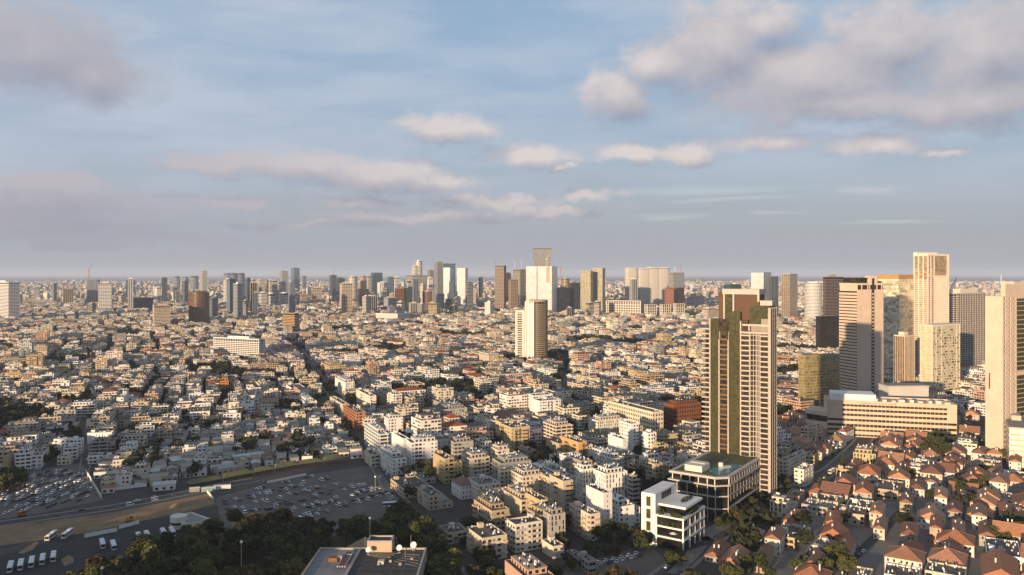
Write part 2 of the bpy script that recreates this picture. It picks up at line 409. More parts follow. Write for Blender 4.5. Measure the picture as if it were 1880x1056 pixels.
# ------------------------------------------------------------------ building kit
FH = 3.1
CREAM, WHITE, BEIGE, TAN, YEL, GREY, PINK, ORANGE, BROWN, DARK, PALE = ((.64,.56,.45),(.78,.76,.72),(.55,.46,.35),(.44,.35,.25),(.50,.39,.23),
  (.38,.36,.33),(.52,.34,.26),(.50,.25,.09),(.15,.065,.03),(.05,.05,.05),(.71,.65,.56))
CNAME = {CREAM:'cream', WHITE:'white', BEIGE:'beige', TAN:'tan', YEL:'yellow', GREY:'grey', PINK:'pinkish', ORANGE:'orange', BROWN:'brown', DARK:'dark', PALE:'pale'}
NUM = ['zero','one','two','three','four','five','six','seven','eight','nine','ten','eleven','twelve']
def jit(c, r, a=.06):
    k = 1+r.uniform(-a, a)*1.5; return tuple(max(.01, x*k*(1+r.uniform(-a, a)*.4)) for x in c)
def facade(mw, mg, p0, p1, z0, floors, fh, bays, ww, wh, sill, depth=.28, skip=None, rng=None, spec=None):
    """wall p0->p1 (outward normal to the right) with recessed openings, bay by bay"""
    dx, dy = p1[0]-p0[0], p1[1]-p0[1]; L = math.hypot(dx, dy); ux, uy = dx/L, dy/L; nx, ny = uy, -ux
    def pt(s, z, d=0.): return (p0[0]+ux*s-nx*d, p0[1]+uy*s-ny*d, z)
    zt_ = z0+floors*fh
    if bays < 1 or L < 2:
        mw.face([pt(0,z0), pt(L,z0), pt(L,zt_), pt(0,zt_)]); return
    bw = L/bays
    for k in range(bays):
        w_, h_, s_, d_ = spec(k, bw) if spec else (ww, wh, sill, depth)
        w_ = min(w_, bw*.88); s0, s1 = k*bw, (k+1)*bw; c = (s0+s1)/2
        if rng: c += rng.uniform(-.5, .5)*max(0, bw*.85-w_)
        a, b_ = c-w_/2, c+w_/2; zp = z0
        mw.face([pt(s0,z0), pt(a,z0), pt(a,zt_), pt(s0,zt_)]); mw.face([pt(b_,z0), pt(s1,z0), pt(s1,zt_), pt(b_,zt_)])
        for fl in range(floors):
            if skip and skip(fl, k): continue
            zb = z0+fl*fh+s_; zt = min(zb+h_, z0+(fl+1)*fh-.18); d, m = d_, 0
            if rng and d_ < .6 and rng.random() < .2: d, m = .1, 1
            mw.face([pt(a,zp), pt(b_,zp), pt(b_,zb), pt(a,zb)]); zp = zt
            mw.face([pt(a,zb), pt(b_,zb), pt(b_,zb,d), pt(a,zb,d)]); mw.face([pt(a,zt,d), pt(b_,zt,d), pt(b_,zt), pt(a,zt)])
            mw.face([pt(a,zb), pt(a,zb,d), pt(a,zt,d), pt(a,zt)]); mw.face([pt(b_,zb,d), pt(b_,zb), pt(b_,zt), pt(b_,zt,d)])
            mg.face([pt(a,zb,d), pt(b_,zb,d), pt(b_,zt,d), pt(a,zt,d)], m)
        mw.face([pt(a,zp), pt(b_,zp), pt(b_,zt_), pt(a,zt_)])
def body(mw, mg, x0, x1, y0, y1, z0, floors, fh=FH, bf=None, bl=None, ww=1.3, wh=1.35, sill=.95, skipf=None, skipl=None, rng=None, right=True, specf=None, specl=None):
    bf = max(1, round((x1-x0)/3.3)) if bf is None else bf; bl = max(1, round((y1-y0)/3.5)) if bl is None else bl
    facade(mw, mg, (x0,y0), (x1,y0), z0, floors, fh, bf, ww, wh, sill, skip=skipf, rng=rng, spec=specf)
    facade(mw, mg, (x1,y0), (x1,y1), z0, floors, fh, bl if right else 0, ww, wh, sill, rng=rng)
    facade(mw, mg, (x1,y1), (x0,y1), z0, floors, fh, 0, ww, wh, sill)
    facade(mw, mg, (x0,y1), (x0,y0), z0, floors, fh, bl, ww, wh, sill, skip=skipl, rng=rng, spec=specl)
def parapet(mw, x0, x1, y0, y1, z, h=.9, t=.25):
    mw.box(x0,x1,y0,y0+t,z,z+h); mw.box(x0,x1,y1-t,y1,z,z+h); mw.box(x0,x0+t,y0+t,y1-t,z,z+h); mw.box(x1-t,x1,y0+t,y1-t,z,z+h)
def roofkit(mk, x0, x1, y0, y1, z, r, n):
    """solar water heaters, cooling units: material 0 tank, 1 panel, 2 metal"""
    for _ in range(n):
        x = r.uniform(x0+.8, x1-.8); y = r.uniform(y0+.8, y1-.8); t = r.random()
        if t < .62:
            mk.cyl(x, y, z+.9, z+2.1, .32, 7, 0); mk.box(x-.04, x+.04, y-.04, y+.04, z, z+.9, 2)
            mk.face([(x-.55,y-1.7,z+.25),(x+.55,y-1.7,z+.25),(x+.55,y-.5,z+1.1),(x-.55,y-.5,z+1.1)], 1)
        elif t < .85: mk.box(x-.45, x+.45, y-.35, y+.35, z, z+.9, 2 if r.random() < .3 else 0)
        else: mk.box(x-.9, x+.9, y-.6, y+.6, z, z+.5, 2)
BALC = {}
def balcony_mesh(w, dp, kind):
    k = (round(w*2)/2, round(dp*5)/5, kind)
    if k in BALC: return BALC[k]
    w, dp, kind = k; b = MB()
    b.box(-w/2, w/2, -dp, 0, -.18, .02, 0, bot=True)
    if kind == 0:
        b.box(-w/2, w/2, -dp, -dp+.12, .02, 1.0); b.box(-w/2, -w/2+.12, -dp+.12, 0, .02, 1.0); b.box(w/2-.12, w/2, -dp+.12, 0, .02, 1.0)
    else:
        b.box(-w/2, w/2, -dp, -dp+.05, .9, 1.0, 1)
        for i in range(int(w/.8)+1): b.box(-w/2+i*.8, -w/2+i*.8+.05, -dp, -dp+.05, .02, .9, 1)
        b.box(-w/2, -w/2+.05, -dp+.05, 0, .9, 1.0, 1); b.box(w/2-.05, w/2, -dp+.05, 0, .9, 1.0, 1)
    if kind == 2: b.box(-w/2, w/2, -dp*.95, -dp*.9, .1, .9, 2)
    BALC[k] = b.mesh('balcony', [wallM, darkM, winM]); return BALC[k]
BLD = []          # everything placed that needs an automatic label: dict
def apartment(c, w, d, th, floors, color, style='plain', seed=None, auto=True, label=None, roofc=None, name='apartment_building', fh=FH, group=None, noroof=False):
    r = random.Random(seed if seed is not None else int(c[0]*13+c[1]*7))
    root = empty(name, (c[0], c[1], 0), th)
    mark(rect_world(c, w, d, th, .6))
    colr = jit(color, r); wl, gl = MB(), MB(); x0, x1, y0, y1 = -w/2, w/2, -d/2, d/2; wing = None
    if style in ('plain', 'balcony', 'penthouse', 'bands') and w > 11 and d > 9 and floors > 2 and r.random() < .55:
        xm = x0+w*r.uniform(.52, .68); wing = (xm, x1, y0+r.choice([0, 1.5, 2.5, 4]), y1-r.choice([0, 0, 2.]), max(1, floors-r.choice([0, 1, 1, 2]))); x1 = xm; w = x1-x0
    elif style in ('plain', 'balcony') and d > 12 and floors > 2 and r.random() < .4:
        ym = y0+d*r.uniform(.5, .66); wing = (x0+r.choice([1.5, 2.5, 3.5]), x1, ym, y1, max(1, floors-r.choice([-1, 0, 1, 1]))); y1 = ym; d = y1-y0
    H = floors*fh; feats = []
    gf = 1 if r.random() < .5 and floors > 3 else 0
    ww, wh, sill = r.choice([(1.5,1.45,.95),(1.7,1.4,.95),(1.3,1.6,.85),(1.9,1.5,.9),(2.3,1.5,.9)])
    balc = []; bk = r.choice([0,0,0,1,2])
    if style == 'bands':
        # ribbon windows between solid balcony bands
        wh, sill = 1.75, .95
        body(wl, gl, x0, x1, y0, y1, 0, floors, fh, bf=max(1, round(w/6.5)), bl=max(1, round(d/6.5)), ww=6.0, wh=wh, sill=sill)
        for fl in range(1, floors+1):
            z = fl*fh
            wl.box(x0-.9, x1+.9, y0-.9, y0, z-.25, z+.8, bot=True); wl.box(x0-.9, x0, y0, y1*.8, z-.25, z+.8, bot=True)
        feats.append('with long white balcony bands' if color == WHITE else 'with long balcony bands')
    elif style == 'grid':
        body(wl, gl, x0, x1, y0, y1, 0, floors, fh, bf=max(2, round(w/3.0)), bl=max(2, round(d/3.0)), ww=1.75, wh=2.2, sill=.5)
        feats.append('with a close grid of windows')
    elif style == 'blank':
        facade(wl, gl, (x0,y0), (x1,y0), 0, floors, fh, max(1, round(w/5)), .9, 1.1, 1.0)
        for q in (((x1,y0),(x1,y1)), ((x1,y1),(x0,y1)), ((x0,y1),(x0,y0))): facade(wl, gl, q[0], q[1], 0, floors, fh, 0, 1, 1, 1)
        feats.append('with a blank side wall')
    elif style == 'slots':
        body(wl, gl, x0, x1, y0, y1, 0, floors, fh, bf=max(2, round(w/2.4)), bl=max(2, round(d/2.4)), ww=1.1, wh=2.5, sill=.3, skipf=lambda f, k: (f*3+k*2) % 5 == 1, skipl=lambda f, k: (f*2+k*3) % 5 == 1)
        feats.append('with tall staggered window slots')
    else:
        bf, bl = max(1, round(w/3.4)), max(1, round(d/3.6))
        lg = r.random() < .6; rs = [r.random() for _ in range(40)]
        def mk_spec(o_): return lambda k, bw_: (bw_*.9, 1.75, .95, 1.15) if lg and rs[(k+o_) % 40] < .30 else (min(ww*rs[(k*3+o_) % 40]*.8+ww*.7, bw_*.8), wh, sill, .3)
        body(wl, gl, x0, x1, y0, y1, 0, floors, fh, bf=bf, bl=bl, ww=ww, wh=wh, sill=sill, rng=r, specf=mk_spec(0), specl=mk_spec(11),
             skipf=lambda f, k: (k*7+seed_(c)) % 6 == 0, skipl=lambda f, k: (k*5+seed_(c)) % 5 == 0)
        if style in ('balcony', 'plain') and (style == 'balcony' or r.random() < .65):
            for face, n, L in (('f', bf, w), ('l', bl, d)):
                if r.random() < .85:
                    ks = [r.randrange(n)] if n < 4 else r.sample(range(n), 2 if style == 'balcony' else 1)
                    bw_ = min(L/n*r.choice([1.0, 1.3, 1.6]), L)
                    for k in ks:
                        for fl in range(1, floors):
                            if r.random() < .94: balc.append((face, min(max((k+.5)*L/n, bw_/2), L-bw_/2)-L/2, fl*fh, bw_))
        if balc: feats.append('with stacked balconies')
    if style == 'scaffold':
        sc = MB()
        for i in range(int(d/2.4)+1):
            y = y0+i*2.4
            for k in (0, 1): sc.box(x0-.4-k*1.0, x0-.32-k*1.0, y, y+.08, 0, H+1.5, 0)
        for i in range(int(w/2.4)+1):
            sc.box(x0+i*2.4, x0+i*2.4+.08, y0-1.2, y0-1.12, 0, H+1.5, 0)
        for f_ in range(1, floors+1):
            sc.box(x0-1.4, x0-.3, y0, y1, f_*fh-.9, f_*fh-.78, 1, bot=True); sc.box(x0, x1, y0-1.2, y0-.3, f_*fh-.9, f_*fh-.78, 1, bot=True)
            sc.box(x0-1.42, x0-1.36, y0, y1, f_*fh+.2, f_*fh+.3, 0)
        sc.build('scaffolding', [mat('rust_red_steel', (.30,.07,.025), rough=.6), mat('orange_boards', (.42,.17,.05))], root); feats.append('wrapped in orange scaffolding')
    parapet(wl, x0, x1, y0, y1, H)
    kit = MB(); rf = MB(); rf.box(x0+.25, x1-.25, y0+.25, y1-.25, H-.3, H+.06)
    top = H+.06
    px0, px1, py0, py1 = x0+.5, x1-.5, y0+.5, y1-.5
    q = r.random()
    if style in ('penthouse', 'bands', 'slots') or (w > 9 and d > 9 and q < .45 and floors > 2):
        a0, a1, b0, b1 = x0+w*.18, x1-w*r.uniform(.05,.2), y0+d*.2, y1-d*.08
        pm, pg = MB(), MB(); body(pm, pg, a0, a1, b0, b1, H+.06, 1, 2.9, ww=2.0, wh=1.7, sill=.5)
        pm.box(a0-.3, a1+.3, b0-.5, b1+.2, H+2.96, H+3.2, bot=True)
        ph = pm.build('penthouse', wallM, root, color=jit(DARK if style == 'darktop' else color, r)); stuff(pg.build('penthouse_window', winM, ph))
        feats.append('with a set-back penthouse'); top = H+3.2; px0, px1, py0, py1 = a0, a1, b0, b1
    if q > .3 and not noroof:
        bx = r.uniform(x0+.5, max(x0+.6, x1-4)); by = r.uniform(max(y0+.5, y1-6), y1-3.2) if d > 5 else y0+.4
        if top < H+1:
            kb = MB(); kb.box(bx, min(bx+3.2, x1-.3), by, min(by+2.9, y1-.3), H+.06, H+2.7); kb.build('stair_hut', wallM, root, color=colr)
    if wing:
        a0, a1, b0, b1, nw = wing; wm, wg2 = MB(), MB(); body(wm, wg2, a0, a1, b0, b1, 0, nw, fh, ww=ww, wh=wh, sill=sill, rng=r); parapet(wm, a0, a1, b0, b1, nw*fh)
        wg = wm.build('wing', wallM, root, color=colr if r.random() < .7 else jit(r.choice([CREAM, PALE, BEIGE, WHITE]), r)); stuff(wg2.build('wing_window', [winM, shutM], wg))
        rm = MB(); rm.box(a0+.25, a1-.25, b0+.25, b1-.25, nw*fh-.3, nw*fh+.06); rm.build('wing_roof', roofM, wg, color=r.choice([(.19,.175,.16),(.26,.24,.21),(.34,.32,.29),(.24,.19,.14)]))
        roofkit(kit, a0, a1, b0, b1, nw*fh+.06, r, int((a1-a0)*(b1-b0)/18)+1)
    rc = roofc or r.choice([(.18,.155,.13),(.25,.22,.18),(.14,.12,.10),(.33,.30,.26),(.21,.165,.12)])
    rf.build('roof', roofM, root, color=jit(rc, r, .12))
    wl.build('wall', wallM, root, color=colr)
    if gl.f: stuff(gl.build('window', [winM, shutM], root))
    if not noroof:
        roofkit(kit, px0, px1, py0, py1, top, r, int(min(16, 3+w*d/22)))
        stuff(kit.build('roof_water_tank', [tankM, panelM, darkM], root))
    bdir = {'f': (0.0, lambda s, z: (s, y0, z)), 'l': (-math.pi/2, lambda s, z: (x0, -s, z))}
    for face, s, z, bw_ in balc:
        a, fn = bdir[face]; link('balcony', balcony_mesh(bw_, 1.4, bk), root, colr, fn(s, z), a)
    info = dict(o=root, c=c, h=H, w=w, d=d, floors=floors, color=CNAME.get(color, 'beige'), feats=feats, kind='block', auto=auto)
    if label: tag(root, label, 'building', group)
    else: BLD.append(info)
    return root
def seed_(c): return int(abs(c[0])*3+c[1])
tileM = mat('red_clay_tile', src='obj', var=.22, scale=.4, fine=.18, rough=.85, bump=.15)
def gable_roof(m, x0, x1, y0, y1, z, h, hip, ov=.45, axis=None):
    x0 -= ov; x1 += ov; y0 -= ov; y1 += ov; w, d = x1-x0, y1-y0
    ax = axis or ('x' if w >= d else 'y'); t = .18
    if ax == 'x':
        i = d/2 if hip else 0; a, b_ = (x0+i, (y0+y1)/2, z+h), (x1-i, (y0+y1)/2, z+h)
    else:
        i = w/2 if hip else 0; a, b_ = ((x0+x1)/2, y0+i, z+h), ((x0+x1)/2, y1-i, z+h)
    c0, c1, c2, c3 = (x0,y0,z), (x1,y0,z), (x1,y1,z), (x0,y1,z)
    if ax == 'x':
        m.face([c0,c1,b_,a]); m.face([c2,c3,a,b_]); m.face([c1,c2,b_]); m.face([c3,c0,a])
    else:
        m.face([c1,c2,b_,a]); m.face([c3,c0,a,b_]); m.face([c0,c1,a]); m.face([c2,c3,b_])
    for p, q in ((c0,c1),(c1,c2),(c2,c3),(c3,c0)):
        m.face([(p[0],p[1],z-t),(q[0],q[1],z-t),q,p])
    m.face([(x0,y1,z-t),(x1,y1,z-t),(x1,y0,z-t),(x0,y0,z-t)])
    return a, b_
def house(c, w, d, th, floors, color, roofcol=None, hip=True, seed=None, auto=True, label=None, fh=3.2, name='red_roofed_house', axis=None):
    r = random.Random(seed if seed is not None else int(c[0]*17+c[1]*5)); root = empty(name, (c[0], c[1], 0), th); mark(rect_world(c, w, d, th, .5))
    x0, x1, y0, y1 = -w/2, w/2, -d/2, d/2; H = floors*fh; wl, gl, rf = MB(), MB(), MB(); colr = jit(color, r)
    body(wl, gl, x0, x1, y0, y1, 0, floors, fh, bf=max(1, round(w/3.2)), bl=max(1, round(d/3.2)), ww=1.0, wh=1.5, sill=.9, rng=r)
    h = min(w, d)*r.uniform(.26, .34); ax = axis or ('x' if w >= d else 'y')
    a, b_ = gable_roof(rf, x0, x1, y0, y1, H+.18, h, hip, axis=ax)
    if not hip:
        if ax == 'x':
            for x in (x0, x1): wl.face([(x,y0,H),(x,y1,H),(x,0,H+h*.86)] if x > 0 else [(x,y1,H),(x,y0,H),(x,0,H+h*.86)])
        else:
            for y in (y0, y1): wl.face([(x0,y,H),(x1,y,H),(0,y,H+h*.86)] if y < 0 else [(x1,y,H),(x0,y,H),(0,y,H+h*.86)])
    rc = jit(roofcol or r.choice([(.44,.20,.11),(.38,.165,.09),(.48,.25,.15),(.32,.155,.10),(.28,.17,.125),(.42,.22,.13),(.25,.13,.095)]), r, .1)
    ro = rf.build('roof', tileM, root, color=rc)
    rg = MB(); rg.bar(a, b_, .3)
    cs = [(x0-.45,y0-.45,H+.18),(x1+.45,y0-.45,H+.18),(x1+.45,y1+.45,H+.18),(x0-.45,y1+.45,H+.18)]
    if hip:
        for q in cs: rg.bar(q, a if (Vector(a)-Vector(q)).length < (Vector(b_)-Vector(q)).length else b_, .24)
    rg.build('ridge_cap', tileM, ro, color=tuple(x*1.15 for x in rc))
    wl.build('wall', wallM, root, color=colr)
    if gl.f: stuff(gl.build('window', [winM, shutM], root))
    if r.random() < .6:
        k = MB()
        for _ in range(r.randint(1, 2)):
            x, y = r.uniform(x0*.5, x1*.5), r.uniform(y0*.5, y1*.5); k.cyl(x, y, H+h*.5, H+h+1.3, .38, 7, 0); k.face([(x-1.2,y-1.6,H+h*.55),(x+.6,y-1.6,H+h*.55),(x+.6,y-.4,H+h*.95),(x-1.2,y-.4,H+h*.95)], 1)
        stuff(k.build('water_heater', [tankM, panelM], root))
    else:
        k = MB(); x = r.uniform(x0*.5, x1*.5); k.box(x-.4, x+.4, .8, 1.6, H+.3, H+h+.8); k.build('chimney', wallM, ro, color=colr)
    BLD.append(dict(o=root, c=c, h=H+h, w=w, d=d, floors=floors, color=CNAME.get(color, 'cream'), feats=['with a hipped red tile roof' if hip else 'with a gabled red tile roof'], kind='house', auto=auto, label=label))
    if label: tag(root, label, 'house'); BLD.pop()
    return root
tinM = mat('tin_sheet', src='obj', var=.3, scale=.5, fine=.2, rough=.55, streak=.2)
def shed(c, w, d, th, h, color, roofcol, seed=0, big=False):
    r = random.Random(seed); root = empty('market_shed', (c[0], c[1], 0), th); mark(rect_world(c, w, d, th, .3))
    x0, x1, y0, y1 = -w/2, w/2, -d/2, d/2; wl, rf, op = MB(), MB(), MB(); s = r.uniform(.4, 1.4); k = r.random()
    facade(wl, op, (x0,y0), (x1,y0), 0, 1, h, max(1, int(w/4)), 2.2, 1.8, .6); facade(wl, op, (x1,y0), (x1,y1), 0, 1, h, 0, 1, 1, 1)
    facade(wl, op, (x1,y1), (x0,y1), 0, 1, h, 0, 1, 1, 1); facade(wl, op, (x0,y1), (x0,y0), 0, 1, h, max(1, int(d/5)), 1.2, 1.2, .9)
    if k < .55:
        n = max(2, int(w/2.2)); o_ = .5
        for i in range(n):
            a, b_ = x0-o_+(w+2*o_)*i/n, x0-o_+(w+2*o_)*(i+1)/n; dz = .05*(i % 2)
            rf.face([(a,y0-o_,h+.1+dz),(b_-.03,y0-o_,h+.1+dz),(b_-.03,y1+o_,h+.1+s+dz),(a,y1+o_,h+.1+s+dz)])
        rf.face([(x0-o_,y0-o_,h),(x1+o_,y0-o_,h),(x1+o_,y0-o_,h+.1),(x0-o_,y0-o_,h+.1)])
        wl.face([(x0,y1,h),(x0,y0,h),(x0,y1,h+s)]); wl.face([(x1,y0,h),(x1,y1,h),(x1,y1,h+s)]); wl.face([(x1,y1,h),(x0,y1,h),(x0,y1,h+s),(x1,y1,h+s)])
        ft = 'with a sloping tin roof'
    elif k < .8:
        gable_roof(rf, x0, x1, y0, y1, h, s+.6, False)
        ft = 'with a low gabled roof'
    else:
        rf.box(x0-.2, x1+.2, y0-.2, y1+.2, h, h+.25); ft = 'with a flat patched roof'
        km = MB(); roofkit(km, x0, x1, y0, y1, h+.25, r, 3); stuff(km.build('roof_water_tank', [tankM, panelM, darkM], root))
    cl = jit(color, r); wl.build('wall', wallM, root, color=cl); rf.build('roof', tinM, root, color=jit(roofcol, r, .15)); stuff(op.build('window', winM, root))
    rn = 'white' if sum(roofcol) > 1.5 else 'grey' if abs(roofcol[0]-roofcol[2]) < .08 else 'brown'
    BLD.append(dict(o=root, c=c, h=h, w=w, d=d, floors=1, color=rn, feats=[ft], kind='shed', auto=True))
# towers of any footprint
def ngon(w, d, n=20, p=2.0):
    out = []
    for k in range(n):
        a = 2*math.pi*(k+.5)/n; ca, sa = math.cos(a), math.sin(a)
        out.append((w/2*math.copysign(abs(ca)**(2/p), ca), d/2*math.copysign(abs(sa)**(2/p), sa)))
    return out
def offset(pts, o):
    cx = sum(p[0] for p in pts)/len(pts); cy_ = sum(p[1] for p in pts)/len(pts)
    hw = max(abs(p[0]-cx) for p in pts); hd = max(abs(p[1]-cy_) for p in pts)
    return [(cx+(x-cx)*(hw+o)/hw, cy_+(y-cy_)*(hd+o)/hd) for x, y in pts]
GL = {'blue':glassmat('blue_glass', (.035,.06,.09), .12, .9, var=.4), 'teal':glassmat('teal_glass', (.02,.06,.055), .12, .9, var=.4), 'black':glassmat('black_glass', (.016,.015,.014), .15, .45, var=.5),
  'bronze':glassmat('bronze_glass', (.11,.075,.04), .2, .8, var=.45), 'gold':glassmat('gold_glass', (.27,.245,.16), .22, .9, .3, var=.4), 'green':glassmat('green_glass', (.066,.064,.024), .14, .9, .12, var=.28, tilt=.03, cell=1.81),
  'pale':glassmat('pale_glass', (.50,.48,.42), .3, .8, .2, var=.25), 'mirror':glassmat('mirror_glass', (.64,.65,.64), .2, .9, .3, var=.08, cell=14., tilt=.02), 'grey':glassmat('grey_glass', (.14,.15,.16), .2, .8, var=.4),
  'win':winM, 'brown':glassmat('brown_glass', (.036,.026,.017), .28, .25, var=.6)}
def tower(c, w, d, th, h, style, color, glass='win', label=None, pts=None, fl=3.5, fin=3.2, out=.35, band=.45, finw=.4, crown=None, mast=0, plant=True, name='tower', lbl_kw=None, seed=1, roofc=(.3,.28,.26), z0=0, colr2=None):
    r = random.Random(seed+int(c[0])); root = empty(name, (c[0], c[1], 0), th); mark(rect_world(c, w, d, th, 2))
    fl = max(fl, c[1]/560); fin = max(fin, c[1]/430); finw = max(finw, c[1]/2600); out = max(out, c[1]/5000)
    pts = pts or [(-w/2,-d/2),(w/2,-d/2),(w/2,d/2),(-w/2,d/2)]
    g_ = MB(); g_.prism(pts, 0, h); g_.build('glass', GL[glass], root)
    o1 = offset(pts, out)
    if style in ('bands', 'grid', 'mullion'):
        b = MB(); n = int(h/fl); hb = fl*band if style != 'mullion' else max(.35, fl*.12)
        for k in range(n): b.prism(o1 if style != 'mullion' else offset(pts, .12), k*fl, k*fl+hb, bot=True)
        b.build('floor_band', wallM, root, color=color)
    if style in ('fins', 'grid', 'mullion'):
        b = MB(); f2 = finw if style != 'mullion' else max(.25, fin*.1); oo = out if style != 'mullion' else .14
        for i in range(len(pts)):
            p, q = pts[i], pts[(i+1) % len(pts)]; L = math.hypot(q[0]-p[0], q[1]-p[1]); n = max(1, round(L/fin)); a = math.atan2(q[1]-p[1], q[0]-p[0])
            for k in range(n+1 if L > 6 else 1):
                s = k/n; b.obox(p[0]+(q[0]-p[0])*s, p[1]+(q[1]-p[1])*s, a, f2, 2*oo+.1, 0, h-.05)
        b.build('fin', wallM, root, color=colr2 or color)
    b = MB(); b.prism(o1, h, h+1.4); b.build('crown', wallM, root, color=color)
    b = MB(); b.prism(offset(pts, -.4), h+1.4, h+1.45); b.build('roof', roofM, root, color=roofc)
    if plant:
        b = MB(); pw, pd = w*r.uniform(.35, .6), d*r.uniform(.35, .6); ox, oy = r.uniform(-.12,.12)*w, r.uniform(-.12,.12)*d
        b.box(ox-pw/2, ox+pw/2, oy-pd/2, oy+pd/2, h+1.45, h+1.45+r.uniform(2.5, 5)); b.build('roof_plant', wallM, root, color=color)
    if mast:
        b = MB(); b.cyl(0, 0, h+1, h+mast, .5, 6, 0, .15); b.build('mast', whiteM, root)
    if label: tag(root, label, 'tower', (lbl_kw or {}).get('group'))
    return root
